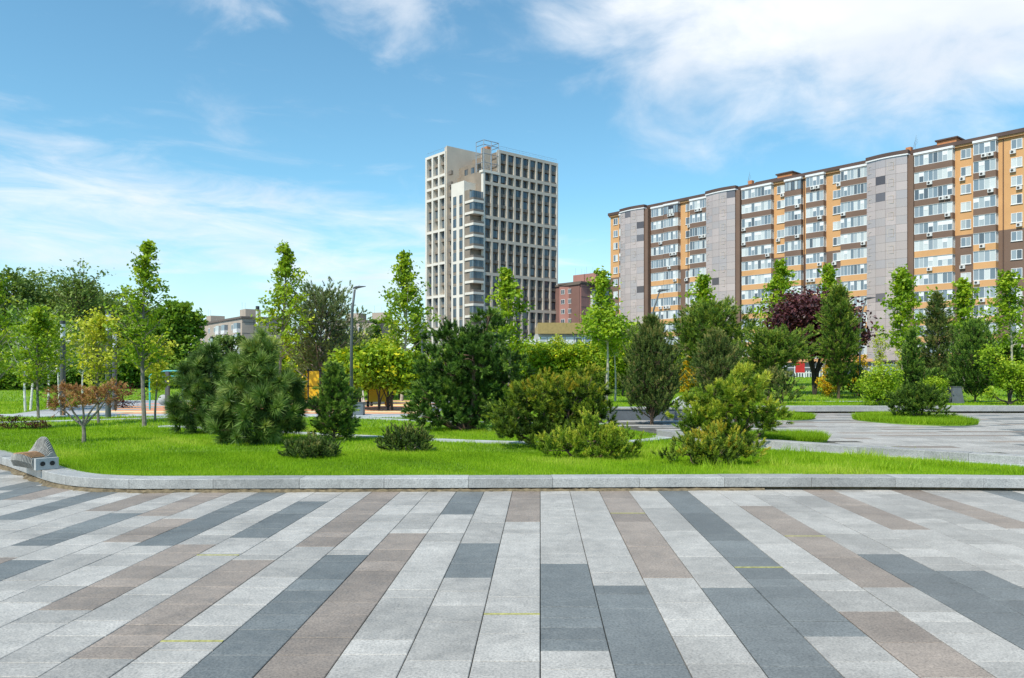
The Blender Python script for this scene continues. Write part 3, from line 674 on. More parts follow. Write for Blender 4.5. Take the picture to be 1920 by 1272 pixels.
lobe_shrub('dwarf_pine', 'grey-green cushion pine in front of the big dark pine', at(760,14.7), 14.7, [(0,0,.2,.44,.42,.28),(.22,0,.16,.30,.32,.24),(-.25,0,.16,.27,.3,.22)], 'needle_olive', 210, seed=25, upb=1.1, **SM)
MG = dict(slen=.13, nn=64, nl=.075, nw=.014, a0=.2, a1=1.3)
lobe_shrub('dark_pine', 'broad dense dark green pine, largest conifer on the front lawn', at(878,20.2), 20.2,
    [(-.75,0,.75,.85,.8,.6),(.55,0,.8,.85,.8,.65),(-.45,-.1,1.5,.95,.8,.65),(.55,0,1.55,.95,.8,.7),(-.35,0,2.25,.75,.65,.50),(.45,.1,2.45,.55,.5,.50),(.5,.1,2.95,.24,.24,.28),(-1.25,0,.55,.42,.4,.28),(-.65,-.3,.35,.75,.6,.32),(.6,-.2,.36,.75,.6,.34),(.15,-.5,1.9,.7,.5,.6),(.0,.5,1.3,.8,.5,.8)],
    'needle_dark', 46, .15, 60, .095, .017, 26, a0=.25, a1=1.15, stem=.07, upb=.8, tbase=.48, tz=.3)
lobe_shrub('mountain_pine', 'golden mountain pine with orange tinted shoots on top', at(1035,15.6), 15.6,
    [(-.55,0,.7,.62,.6,.50),(.35,0,.85,.70,.6,.55),(.75,.1,.62,.52,.5,.46),(-.25,-.1,1.05,.48,.45,.38),(.72,.1,1.22,.36,.36,.36),(-.75,-.2,.32,.46,.4,.26),(.1,.2,.5,.8,.6,.4),(-.2,-.3,.28,.7,.4,.28),(.55,-.2,.28,.55,.4,.26)], 'needle_gold', 62, seed=27, stem=.05, upb=.95, tbase=.40, tz=.42, tvar=.15, hot=(.75,1.45,.3,.22), **MG)
lobe_shrub('mountain_pine', 'low spreading yellow-green pine in front of the golden one', at(1105,13.5), 13.5,
    [(-.45,0,.22,.42,.4,.26),(.0,0,.30,.5,.45,.32),(.48,0,.24,.40,.4,.28),(.05,.1,.52,.26,.25,.22),(.30,-.2,.2,.40,.35,.22)], 'needle_lime', 110, .11, 52, .052, .012, 28, a0=.25, a1=1.05, upb=1.2, tbase=.62, tz=.3)
lobe_shrub('mountain_pine', 'upright green mountain pine on a forked stem near the terrace kerb', at(1370,15.6), 15.6,
    [(-.65,0,.62,.50,.5,.42),(-.1,0,.85,.62,.55,.48),(.45,0,.75,.56,.5,.44),(.25,0,1.22,.40,.4,.34),(.85,0,.52,.32,.34,.28),(-.3,.1,.45,.6,.5,.35),(-.75,-.1,.3,.4,.35,.28),(.1,-.1,.34,.6,.4,.26)], 'needle_lime', 62, seed=29, stem=.045, upb=.95, tbase=.5, tz=.42, tvar=.2, **MG)
lobe_shrub('mountain_pine', 'low yellow-tipped pine nearest to the front kerb', at(1332,12.55), 12.55,
    [(-.35,0,.20,.45,.4,.24),(.1,0,.30,.48,.42,.30),(.48,.05,.20,.36,.35,.22),(.0,-.2,.16,.4,.3,.18)], 'needle_gold', 110, .11, 52, .052, .012, 30, a0=.25, a1=1.05, upb=1.15, tbase=.5, tz=.3, hot=(-.25,.1,.3,.12))
conifer('cone_pine', 'dense dark cone-shaped pine rising behind the kerb line', at(1222,22.2), 22.2, 2.95, 1.35, [(0,.7),(.12,1),(.4,.92),(.65,.62),(.85,.3),(1,.08)], 'needle_olive', 170, 46, .16, 46, .07, .017, 31, rise=.9, tr=.05, upb=1.2, tvar=.2, spread=.5)
lobe_shrub('dead_pine', 'small dead pine with rusty brown needles on a bare forked stem', at(157,16.7), 16.7,
    [(-.42,0,1.02,.34,.3,.22),(-.05,0,.98,.42,.34,.22),(.35,0,.95,.40,.3,.20),(.62,0,1.15,.24,.2,.16),(-.55,.1,.78,.22,.2,.14)], 'needle_brown', 120, .10, 26, .06, .009, 32, bark='bark_grey', stem=.035, fork=.36, upb=.5, cat='dead pine', inner=.3)
# ---- conifers and shrubs around the terrace
conifer('cone_pine', 'short dense dark pine just behind the upright mountain pine', at(1345,27.5), 27.5, 2.75, 1.6, [(0,.7),(.15,1),(.45,.85),(.7,.55),(1,.1)], 'needle_olive', 120, 40, .18, 42, .085, .02, 33, rise=.8, upb=1.1, spread=.5)
conifer('spreading_pine', 'wide airy pine with open lower branches behind the conical ones', at(1335,44), 44, 4.9, 4.4, [(0,.1),(.28,.35),(.45,1),(.7,.85),(.9,.5),(1,.2)], 'needle_mid', 130, 17, .26, 34, .15, .03, 34, rise=.35, cb=.25, tr=.10, spread=.42, group='conifers around the terrace')
conifer('spreading_pine', 'airy spreading pine leaning towards the purple tree', at(1440,40), 40, 3.2, 3.4, [(0,.1),(.35,.3),(.55,1),(.8,.85),(1,.3)], 'needle_mid', 90, 17, .24, 34, .13, .03, 35, rise=.35, cb=.3, tr=.08, spread=.42, lean=(.12,0), group='conifers around the terrace')
lobe_shrub('brown_tipped_shrub', 'rounded brownish evergreen shrub by the back kerb', at(1466,37), 37, [(0,0,.75,.95,.8,.75),(-.3,0,1.2,.6,.55,.5)], 'needle_olive', 50, .2, 36, .08, .024, 36, upb=1.2, tbase=.6, group='conifers around the terrace', cat='shrub')
mass_tree('purple_maple', 'purple-leaved maple with a round dark crown', at(1527,49), 49, [(-.5,0,4.5,2.0,1.9,1.8),(1.0,0,4.2,1.9,1.7,1.7),(-.9,0,3.6,1.3,1.2,1.2),(2.0,0,3.6,1.0,.9,.9),(1.4,0,2.9,.9,.9,.7)], 'leaf_purple', 17000, .25, 37, tr=.13, group='young trees in the park', tbase=.5)
conifer('tall_pine', 'tall loose green pine in front of the purple maple', at(1572,44), 44, 6.2, 1.75, [(0,.25),(.12,.55),(.35,.95),(.6,.9),(.8,.6),(.95,.3),(1,.12)], 'needle_mid', 180, 20, .24, 34, .13, .03, 38, rise=.6, tr=.08, cb=.10, spread=.5, group='conifers around the terrace')
lobe_shrub('round_pine', 'round dense mugo pine on the oval grass island', at(1720,23.6), 23.6, [(0,0,.45,.82,.8,.48),(.25,0,.62,.55,.55,.42),(-.3,0,.6,.5,.5,.42),(.0,0,.75,.5,.5,.34)], 'needle_mid', 90, .12, 42, .065, .015, 39, upb=1.0, tbase=.36, z=.2, group='conifers around the terrace')
for px_, Y_, s_, lab, sd in ((1650,35,1.0,'weeping light green larch left of the grass island',40),(1748,38,.72,'small golden green larch peeking over the round pine',41)):
    mass_tree('weeping_larch', lab, at(px_,Y_), Y_, [(-.35*s_,0,1.0*s_,.6*s_,.6,.55*s_),(.25*s_,0,1.35*s_,.62*s_,.6,.5*s_),(-.2*s_,0,.4*s_,.5*s_,.5,.4*s_),(.45*s_,0,.6*s_,.4*s_,.5,.6*s_)], 'leaf_bright', 3800, .11, sd, tr=.05, group='conifers around the terrace', tbase=.55, cat='larch', clump=.28)
conifer('slim_pine', 'slim dark pine left of the tall two-tone pine', at(1710,42), 42, 3.7, 1.3, [(0,.6),(.2,1),(.6,.7),(1,.1)], 'needle_dark', 100, 28, .2, 34, .11, .026, 42, rise=.7, group='conifers around the terrace')
conifer('slim_pine', 'tall open pine with a pointed leader behind the round shrubs', at(1757,45), 45, 5.9, 1.9, [(0,.2),(.15,.7),(.4,1),(.65,.7),(.85,.35),(1,.1)], 'needle_olive', 120, 18, .24, 34, .13, .03, 43, rise=.7, cb=.12, group='conifers around the terrace')
conifer('cone_pine', 'stout dark conical yew-like pine near the right edge', at(1828,39), 39, 3.8, 1.75, [(0,.8),(.2,1),(.5,.85),(.8,.5),(1,.12)], 'needle_dark', 170, 40, .2, 36, .09, .026, 44, rise=1.0, upb=1.2, spread=.5, group='conifers around the terrace')
lobe_shrub('round_shrub', 'rounded dark evergreen shrub behind the grass island', at(1752,41), 41, [(0,0,.85,1.1,1,.75),(.5,0,.7,.8,.8,.6)], 'needle_dark', 46, .2, 36, .09, .025, 45, upb=1.0, group='conifers around the terrace', cat='shrub')
lobe_shrub('round_shrub', 'low dark evergreen between larch and tall pines', at(1692,43), 43, [(0,0,.8,1.0,1,.7)], 'needle_dark', 46, .2, 36, .09, .025, 46, upb=1.0, group='conifers around the terrace', cat='shrub')
lobe_shrub('round_shrub', 'dark evergreen shrub at the foot of the loose pine', at(1602,45), 45, [(0,0,.9,.9,.9,.9)], 'needle_dark', 46, .2, 36, .09, .025, 47, upb=1.0, group='conifers around the terrace', cat='shrub')
mass_tree('weeping_larch', 'arching bright green larch at the right edge of the view', at(1893,36), 36, [(-.95,0,2.35,.5,.5,.5),(-.3,0,1.75,.7,.6,.5),(.4,0,1.4,.7,.6,.6),(-.9,0,.5,.32,.3,.35),(.9,0,.9,.7,.6,.7),(.0,0,1.1,.7,.5,.5)], 'leaf_bright', 5200, .12, 48, tr=.06, group='conifers around the terrace', tbase=.55, cat='larch', clump=.28)
for px_, Y_, h_, lab, sd in ((1552,47,2.2,'golden forsythia bush beside the loose pine',50),(1608,48,2.8,'golden forsythia bush right of the loose pine',51),(1648,62,4.4,'yellow-leaved small tree before the shop front',52),(1690,64,3.8,'second yellow-leaved small tree before the shop front',53),(1290,50,2.6,'yellow flowering bush behind the cone pine',54),(588,35.5,1.7,'golden forsythia bush by the tall yellow play module',55)):
    mass_tree('yellow_bush', lab, at(px_,Y_), Y_, [(0,0,h_*.35,.55,.5,h_*.32),(.15,0,h_*.72,.62 if h_ > 3 else .4,.5,h_*.26)], 'leaf_yellow' if h_ > 3 else 'flower_yellow', 1500, .13, sd, tr=.04, group='yellow shrubs', cat='shrub')
# ---- young bright trees, each with its own outline
SP = [(0,.75),(.12,1),(.3,.85),(.5,.62),(.7,.42),(.85,.26),(1,.10)]
def spire(label, px_, Y_, ytop, wpx, cb, seed, mat='leaf_bright', prof=SP, nb=36, cl=1.75, lpc=26, bark='bark_grey', tbase=.5, ls=None, name='young_tree', tr=None, rise=.8, zb=None):
    H = zt(ytop, Y_)-float(terrain(0, Y_)); Rm = wpx*Y_/1493/2
    return broadleaf(name, label, at(px_, Y_), Y_, H, cb, Rm, prof, nb, cl*.62/max(Rm, .3), lpc, ls or .0047*Y_, mat, seed, bark=bark, tr=tr or .009*H+.01, sig=.0047*Y_, tbase=tbase, rise=rise)
spire('tall slim maple on a straight trunk left of the twin pines', 272, 21.6, 446, 105, .30, 60, nb=64, tr=.06)
spire('tall slim maple rising behind the grey sparse pine', 530, 33, 452, 110, .30, 61, nb=60)
spire('tall slim maple on a bare trunk left of the tower', 757, 41, 468, 100, .34, 62, nb=60, bark='bark_pale')
spire('slim maple in front of the tower, right of the big pine', 952, 45, 500, 84, .34, 63, nb=52)
spire('slim maple spire behind the flat-topped maple', 1132, 52, 503, 74, .35, 64)
spire('thin maple spire before the orange block, left of the umbrella pines', 1322, 60, 512, 46, .35, 65, nb=40)
spire('tall maple spire just left of the purple maple', 1460, 60, 486, 74, .30, 66, nb=52)
spire('narrow maple spire rising over the purple maple', 1550, 60, 492, 46, .40, 67, nb=40)
spire('maple spire before the dark stair tower', 1692, 55, 500, 84, .33, 68, nb=50)
spire('leafy maple between the tall open pine and the dark cone', 1806, 55, 522, 78, .30, 69, nb=50)
spire('maple with a pale trunk at the right edge', 1893, 45, 508, 92, .40, 70, nb=44, bark='bark_pale')
spire('leafy tree cut by the left edge of the view', -22, 20, 468, 150, .25, 71, nb=70)
spire('low light green maple near the left edge', 72, 25.5, 577, 108, .25, 72, prof=[(0,.8),(.2,1),(.5,.8),(.8,.35),(1,.1)], nb=56)
spire('yellow-leaved maple beside the light columns', 186, 22.8, 590, 100, .28, 73, 'leaf_yellow', [(0,.6),(.2,.95),(.55,1),(.85,.6),(1,.2)], nb=60, lpc=17)
spire('small yellow-green maple behind the tall slim maple', 294, 24.2, 632, 66, .35, 74, 'leaf_yellow', [(0,.7),(.4,1),(1,.3)], nb=30)
broadleaf('flat_topped_maple', 'flat-topped maple on a tall pale trunk in the centre', at(1137,38), 38, 4.35, .70, 1.65, [(0,1),(.4,.95),(1,.4)], 46, 1.5, 16, .19, 'leaf_bright', 75, bark='bark_pale', tr=.085, sig=.2, rise=.25, tbase=.42)
broadleaf('slender_tree', 'slender tree on a thin pale trunk beside the flat-topped maple', at(1152,40), 40, 3.7, .62, .8, [(0,1),(1,.4)], 20, 1.5, 14, .18, 'leaf_bright', 76, bark='bark_pale', tr=.05, sig=.18)
conifer('sparse_pine', 'sparse grey-green pine with bare branches by the lamp post', at(603,36), 36, 4.9, 4.2, [(0,.2),(.15,.75),(.35,.9),(.6,.85),(.85,.55),(1,.25)], 'needle_grey', 120, 14, .2, 34, .11, .028, 77, rise=.5, tbase=.7, cb=.16, tr=.10, spread=.45, bark='bark_grey')
# ---- birches and red shrubs on the left
for px_, Y_, h_, lab, sd in ((51,30,3.6,'leftmost white-trunked birch on the far left lawn',80),(61,31,3.9,'leaning birch beside the leftmost birch',81),(88,33,3.6,'white birch right of the leaning one',82),(108,36,3.8,'birch behind the first light column',83),(154,38,3.4,'birch with a short white trunk behind the dead pine',84)):
    broadleaf('birch', lab, at(px_,Y_), Y_, h_, .36, 1.35, [(0,1),(.5,.9),(1,.3)], 36, 1.2, 13, .13, 'leaf_mid', sd, bark='bark_birch', tr=.045, sig=.22, group='birches on the left lawn', lean=((sd-82)*.02,0), tbase=.55)
for k in range(5):
    px_ = (4,22,40,60,80)[k]; mass_tree('red_shrub', ('dark red barberry at the left edge','dark red barberry, second from the left edge','dark red barberry in the middle of its row','thin red barberry near the end of its row','last small red barberry of the row')[k], at(px_,20.4), 20.4, [(0,0,.20,.16,.18,.2 if k < 3 else .14)], 'leaf_red', 420, .035, 90+k, tr=.008, group='row of red shrubs', cat='shrub', z=.15, branches=10)
mass_tree('rusty_bush', 'low rusty brown bush behind the dead pine', at(230,33), 33, [(0,0,.5,.9,.6,.5)], 'needle_brown' if False else 'leaf_red', 900, .08, 96, tr=.02, cat='shrub')
# ---- clipped multi-stem trees in the middle distance
HB = 'multi-stem hornbeams in rows'
for px_, Y_, top_, wd, lab, sd in ((640,44,630,100,'multi-stem hornbeam right behind the lamp post',100),(705,46,640,95,'multi-stem hornbeam over the playground',101),(745,43,655,80,'multi-stem hornbeam left of the big dark pine',102),(560,48,645,80,'hornbeam behind the sparse pine',103),
        (985,50,640,90,'hornbeam with a bright top right of the big dark pine',104),(1045,48,642,105,'broad hornbeam behind the golden mountain pine',105),(1105,50,640,100,'hornbeam left of the flat-topped maple',106),(1175,47,640,80,'hornbeam behind the cone pine',107),(1240,52,650,80,'hornbeam right of the cone pine',108),(722,30.5,652,95,'multi-stem hornbeam standing on the playground edge beside the orange ball',114),(664,31.5,650,70,'multi-stem hornbeam just behind the lamp post foot',115),(585,40,660,80,'hornbeam behind the slim young pine',116)):
    zz = zt(top_, Y_)-float(terrain(0, Y_)); rw = wd*Y_/1493/2*1.15
    mass_tree('hornbeam', lab, at(px_,Y_), Y_, [(-rw*.4,0,zz*.66,rw*.75,1.0,zz*.27),(rw*.4,0,zz*.64,rw*.75,1.0,zz*.29),(0,0,zz*.82,rw*.8,.9,zz*.18)], 'leaf_hedge', 9000, .17, sd, stems=((-.25,0),(.1,.15),(.3,-.1)), tr=.035, group=HB, tbase=.5, tvar=.16)
for px_, Y_, top_, wd, lab, sd in ((730,52,622,70,'tree dusted with yellow blossom left of the bare trunk',110),(665,54,618,60,'yellow blossoming tree behind the lamp post',111),(1045,58,630,40,'yellow-tipped tree before the low white building',112),(1170,58,628,40,'yellow-tipped tree right of the flat-topped maple',113)):
    zz = zt(top_, Y_)-float(terrain(0, Y_)); rw = wd*Y_/1493/2
    mass_tree('blossom_tree', lab, at(px_,Y_), Y_, [(0,0,zz*.72,rw,.9,zz*.30)], 'leaf_yellow', 1600, .16, sd, tr=.05, group='yellow trees in the middle distance', tbase=.4)
# ---- big trees behind
def bigtree(label, px_, Y_, top_, wd, seed, n=12000, mat='leaf_far', ls=.32, tbase=.42, low=.35, clump=.2):
    g = random.Random(seed); zz = zt(top_, Y_)-1.0; rw = wd*Y_/1493/2; lb = []
    for k in range(11):
        f = g.uniform(low, .84); q = (1-abs(f-.5)*.9); lb.append((g.uniform(-.62,.62)*rw*q, g.uniform(-.5,.5)*rw, zz*f, rw*g.uniform(.36,.55)*q, rw*.5, zz*g.uniform(.13,.2)))
    lb.append((g.uniform(-.2,.2)*rw, 0, zz*.86, rw*.4, rw*.4, zz*.13))
    return mass_tree('big_tree', label, at(px_,Y_), Y_, lb, mat, n, ls, seed, tr=.25, tbase=tbase, clump=clump, branches=7, z=.6)
def hedge(label, x0, x1, Y_, top_, mat, seed, n=9000, ls=.16, tbase=.4, dep=1.2):
    g = random.Random(seed); X0, X1 = at(x0, Y_), at(x1, Y_); h = zt(top_, Y_)-float(terrain(0, Y_)); cx0 = (X0+X1)/2; lb = []; k = max(3, int((X1-X0)/1.3))
    for i in range(k):
        x = X0+(X1-X0)*(i+.5)/k-cx0; hh_ = h*g.uniform(.8, 1.08); lb.append((x, g.uniform(-.3,.3), hh_*.5, (X1-X0)/k*.75, dep, hh_*.52))
    return mass_tree('shrub_belt', label, cx0, Y_, lb, mat, n, ls, seed, stems=((-1,0),(0,.1),(1,0)), tr=.03, group='belts of shrubs behind the lawn', tbase=tbase, tvar=.16, cat='hedge', branches=5, clump=.3)
hedge('dense shrub belt below the far left trees', -60, 130, 56, 672, 'leaf_mid', 140, 13000, .2)
hedge('dark shrub belt behind the dead pine and yellow maple', 120, 330, 58, 676, 'leaf_mid', 141, 13000, .2, .35)
hedge('shrub belt behind the twin long-needled pines', 330, 560, 60, 672, 'leaf_mid', 142, 13000, .2, .45)
hedge('shrub belt right behind the playground', 540, 780, 56, 668, 'leaf_hedge', 143, 14000, .19, .38)
hedge('shrub belt behind the big dark pine', 770, 970, 58, 655, 'leaf_hedge', 144, 12000, .19, .45)
hedge('bright clipped shrub belt left of the flat-topped maple', 955, 1110, 56, 652, 'leaf_hedge', 145, 13000, .18, .55)
hedge('bright clipped shrub belt right of the flat-topped maple', 1105, 1270, 57, 655, 'leaf_hedge', 146, 13000, .18, .52)
hedge('shrub belt behind the umbrella shaped pines', 1265, 1440, 60, 665, 'leaf_mid', 147, 12000, .19, .5)
hedge('low shrub belt at the right edge', 1700, 1960, 62, 668, 'leaf_mid', 148, 12000, .2, .45)
bigtree('tall full tree right behind the bare-topped tree', 165, 80, 520, 210, 133, 15000, tbase=.52)
bigtree('full tree between the slim maple and the dark round tree', 262, 74, 560, 150, 134, 12000, tbase=.48)
bigtree('full dark tree at the far left', 25, 72, 492, 260, 120, 16000)
bigtree('full willow-like tree left of the thin bare-topped tree', 95, 78, 498, 230, 121, 16000, tbase=.5)
bigtree('full green tree behind the yellow maple', 205, 76, 535, 200, 122, 14000, tbase=.5)
bigtree('dark tree right of the tall slim maple', 335, 62, 550, 125, 123, 12000, mat='leaf_mid', tbase=.45, low=.2)
bigtree('low dark tree under the far left trees', 30, 60, 640, 190, 124, 6000, low=.2)
bigtree('low dark tree behind the light columns', 165, 62, 630, 170, 125, 6000, low=.2)
bigtree('shaded dark tree behind the tall slim maple', 262, 58, 625, 130, 126, 6000, mat='leaf_mid', low=.2)
bigtree('dark grey-green tree before the panel block', 432, 110, 620, 110, 127, 5000, ls=.4, low=.3)
bigtree('dark grey-green tree below the panel block corner', 490, 105, 640, 90, 128, 4000, ls=.4, low=.3)
bigtree('dark tree half hidden by the maple left of the tower', 784, 120, 548, 40, 129, 4000, ls=.4, mat='leaf_mid', low=.2)
bigtree('dark tree left of the bare-trunked maple', 708, 115, 590, 60, 130, 4000, ls=.4, mat='leaf_mid', low=.2)
bigtree('dark tree at the right edge behind the larch', 1885, 60, 625, 110, 131, 5000, mat='leaf_mid', low=.2)
broadleaf('bare_topped_tree', 'tall thin-leaved tree with a bare reddish top', at(150,66), 66, 8.4, .36, 2.7, [(0,.7),(.4,1),(.8,.8),(1,.4)], 100, 1.1, 13, .22, 'leaf_far', 132, bark='bark_brown', tr=.24, sig=.26, rise=.8, group='background trees')
# ================================================================ BUILDINGS
plain('plaster_orange', (.63,.345,.15), .85, var=.07, scale=.35)
plain('plaster_brown', (.19,.12,.087), .85, var=.08, scale=.35)
plain('parapet_dark', (.10,.062,.05), .7, var=.1, scale=.5)
plain('frame_white', (.78,.78,.77), .5, var=.04)
plain('frame_dark', (.045,.045,.06), .4, var=.05)
plain('slab_grey', (.42,.40,.37), .8, var=.1)
plain('brick_orange', (.50,.21,.09), .9, var=.15, scale=3)
plain('ac_white', (.66,.65,.62), .5, var=.06)
plain('ac_fan', (.05,.05,.05), .6)
plain('steel_grey', (.30,.34,.38), .4, metal=.3)
plain('tower_white', (.73,.67,.58), .7, var=.05, scale=.4)
plain('tower_beige', (.58,.50,.41), .8, var=.06, scale=.4)
plain('tower_brown', (.25,.205,.16), .8, var=.15, scale=.6)
plain('tower_spandrel', (.20,.165,.135), .7, var=.15, scale=.6)
glassmat('pane_flat', [(.16,.20,.23),(.40,.44,.45),(.10,.12,.14),(.30,.35,.38),(.52,.55,.54),(.20,.25,.29),(.62,.64,.62),(.26,.30,.33)], .12)
glassmat('pane_dark', [(.05,.07,.09),(.08,.105,.125),(.06,.085,.115),(.14,.16,.17),(.10,.13,.15)], .06, spec=.8)
glassmat('mirror_brown', [(.51,.395,.355),(.54,.425,.38),(.485,.395,.365),(.58,.45,.405),(.52,.41,.37),(.475,.395,.375)], .25, metal=.25)
glassmat('mirror_open', [(.13,.10,.10),(.20,.16,.16)], .2, metal=.4)
glassmat('shop_glass', [(.05,.07,.075),(.08,.10,.10),(.12,.13,.12)], .08, spec=.7)

# ---- long orange block: local x runs along the front from its far left end, -y is the street side
OB = empty('orange_apartment_block', (24.0, 194.0, .6), math.atan2(-.761, .648))
tag(OB, 'long orange and brown apartment block with glazed balconies and mirrored stair towers', 'apartment block')
FH, G0, NF = 2.95, 3.5, 12
ZS = G0+FH*7; ZT = G0+FH*NF; LEN = 104.0
def fz(k): return G0+FH*k
MB().box(0, LEN, 0, 15, ZS, ZT).build('upper_wall', MT['plaster_orange'], OB)
MB().box(0, LEN, 0, 15, 3.2, ZS-.002).build('lower_wall', MT['plaster_brown'], OB)
MB().box(.3, LEN-.3, .25, 14.7, -1, 3.198).build('ground_floor', MT['plaster_brown'], OB)
rf = MB().box(-.25, LEN+.2, -.35, 15.3, ZT+.002, ZT+.35).build('roof', MT['plaster_orange'], OB)
MB().box(-.4, LEN+.3, -.55, 15.5, ZT+.352, ZT+1.0).build('parapet', MT['parapet_dark'], rf)
for (a, b, y0, y1, h) in ((38.5,43,3,8,.9),(43.2,46.5,3,8,1.7),(70,74,3,8,.9),(74.2,77.4,3,8,1.7)):
    p = MB().box(a, b, y0, y1, ZT+1.002, ZT+.9+h).build('stair_head', MT['brick_orange'], rf)
    MB().box(a-.25, b+.25, y0-.25, y1+.25, ZT+.902+h, ZT+1.15+h).build('stair_head_cap', MT['parapet_dark'], rf)
for a in (36.9, 69.2):
    MB().box(a, a+.9, 2.2, 3.1, ZT+1.004, ZT+2.5).build('chimney', MT['brick_orange'], rf)
for a in (37.0, 70.8):
    m_ = MB(); m_.tube([(a,2.4,ZT+1),(a,2.4,ZT+3.0)], .03, 5)
    for q in range(4): m_.tube([(a-.5+.1*q,2.4,ZT+2.0+.3*q),(a+.5-.1*q,2.4,ZT+3.2+.4*q)], .02, 4)
    m_.build('aerial', MT['steel_grey'], rf)
def glazing(wd, dp, npan, sidepan, dark=False, seed=0):
    """white framed balcony glazing: front of npan panes and a return on the right; heights 0..1.80"""
    rg = random.Random(seed); fr = MB(); pn = MB(); h = 1.80; t = .07; y0 = -dp
    fr.box(0, wd, y0, y0+.08, 0, t); fr.box(0, wd, y0, y0+.08, h-t, h)
    for k in range(npan+1):
        x = (wd-t)*k/npan; fr.box(x, x+t, y0+.001, y0+.079, t, h-t)
    for k in range(npan):
        x0 = (wd-t)*k/npan+t; x1 = (wd-t)*(k+1)/npan
        pn.add([(x0,y0+.045,t),(x1,y0+.045,t),(x1,y0+.045,h-t),(x0,y0+.045,h-t)], [(0,1,2,3)])
        if rg.random() < .22: fr.box(x0, x1, y0+.02, y0+.044, h*.58, h-t)
    fr.box(wd-.08, wd, y0+.081, 0, 0, t); fr.box(wd-.08, wd, y0+.081, 0, h-t, h)
    for k in range(1, sidepan+1):
        y = y0+.08+(dp-.08-t)*k/sidepan; fr.box(wd-.079, wd-.001, y, y+t, t, h-t)
    for k in range(sidepan):
        ya = y0+.08+(dp-.08-t)*k/sidepan+(t if k else 0); yb = y0+.08+(dp-.08-t)*(k+1)/sidepan
        pn.add([(wd-.04,ya,t),(wd-.04,yb,t),(wd-.04,yb,h-t),(wd-.04,ya,h-t)], [(0,1,2,3)])
    return fr.mesh('window_frame', MT['frame_dark' if dark else 'frame_white']), pn.mesh('glazing', MT['pane_flat'])
AC = MB().box(-.42, .42, -.32, 0, 0, .56).mesh('air_conditioner', MT['ac_white'])
fanm = MB(); n = 14
fanm.add([(-.1+.21*math.cos(2*math.pi*k/n), -.325, .28+.21*math.sin(2*math.pi*k/n)) for k in range(n)], [tuple(range(n))]); fanm = fanm.mesh('fan_grille', MT['ac_fan'])
def ac_unit(x, y, z, parent=OB):
    o = put('air_conditioner', AC, parent, (x, y, z)); put('fan_grille', fanm, o)
rg = random.Random(77)
COLS = [(3.2,4.35,.7,2,1,1.0),(13.2,16.8,1.1,5,2,1.0),(17.1,21.1,1.6,6,2,1.0),(24.1,28.75,1.1,7,1,1.0),(37.5,44.3,1.7,9,2,1.0),(47.2,50.7,1.5,5,2,1.0),(51.8,55.4,1.7,5,2,1.0),(58.6,63.7,1.2,8,1,1.0),(72.1,78.3,1.8,8,2,1.0),(81.5,84.85,1.8,4,2,1.0),(93,97.5,1.7,6,2,1.0)]
for ci, (a, b, dp, npan, sp, _) in enumerate(COLS):
    dp *= .62
    wd = b-a; ap_b = MB().box(0, wd, -dp, -.002, 0, 1.06).mesh('balcony', MT['plaster_brown']); ap_o = MB().box(0, wd, -dp, -.002, 0, 1.06).mesh('balcony', MT['plaster_orange'])
    sl = MB().box(-.04, wd+.04, -dp-.05, -.004, 0, .075).mesh('slab', MT['slab_grey']); var = [glazing(wd, dp, npan, sp, seed=ci*5+v) for v in range(5)]; dk = glazing(wd, dp, npan, sp, True, ci)
    for k in range(NF):
        z0 = fz(k)-.16
        o = put('balcony', ap_b if k >= 7 else ap_o, OB, (a, 0, z0)); fr, pn = dk if (k == NF-1 and ci in (2, 5)) else var[rg.randrange(5)]
        put('window_frame', fr, o, (0, 0, 1.062)); put('glazing', pn, o, (0, 0, 1.062)); put('slab', sl, o, (0, 0, 2.864))
        if rg.random() < .45 and wd > 3:
            x = a+rg.choice([.6, wd*.42, wd-.7]); ac_unit(x, -dp, z0+.42)
            if rg.random() < .4: ac_unit(x+.95 if x+1.4 < b else x-.95, -dp, z0+.42)
    MB().box(a-.1, b+.1, -dp-.12, -.36, ZT-.078, ZT+.30).build('balcony_fascia', MT['frame_white'], rf)
def window(wd, h):
    fr = MB(); t = .08; pn = MB()
    fr.box(0, wd, -.05, .0, 0, t); fr.box(0, wd, -.05, 0, h-t, h)
    for x in (0, wd*.5-t/2, wd-t): fr.box(x, x+t, -.049, 0, t, h-t)
    fr.box(-.08, wd+.08, -.13, -.001, -.06, -.001)
    for x0, x1 in ((t, wd*.5-t/2), (wd*.5+t/2, wd-t)): pn.add([(x0,-.02,t),(x1,-.02,t),(x1,-.02,h-t),(x0,-.02,h-t)], [(0,1,2,3)])
    return fr.mesh('window', MT['frame_white']), pn.mesh('pane', MT['pane_flat'])
for (a, b) in ((1.0,2.4),(22.5,23.9),(45.0,46.7),(56.75,58.35),(79.2,80.8),(86.7,88.3),(90.2,91.6),(99,100.5)):
    fr, pn = window(b-a, 1.55)
    for k in range(NF):
        o = put('window', fr, OB, (a, -.003, fz(k)+.95)); put('pane', pn, o)
        if rg.random() < .55 and a > 20: ac_unit(a+(b-a)*rg.choice([.2,.75]), -.003, fz(k)+.22)
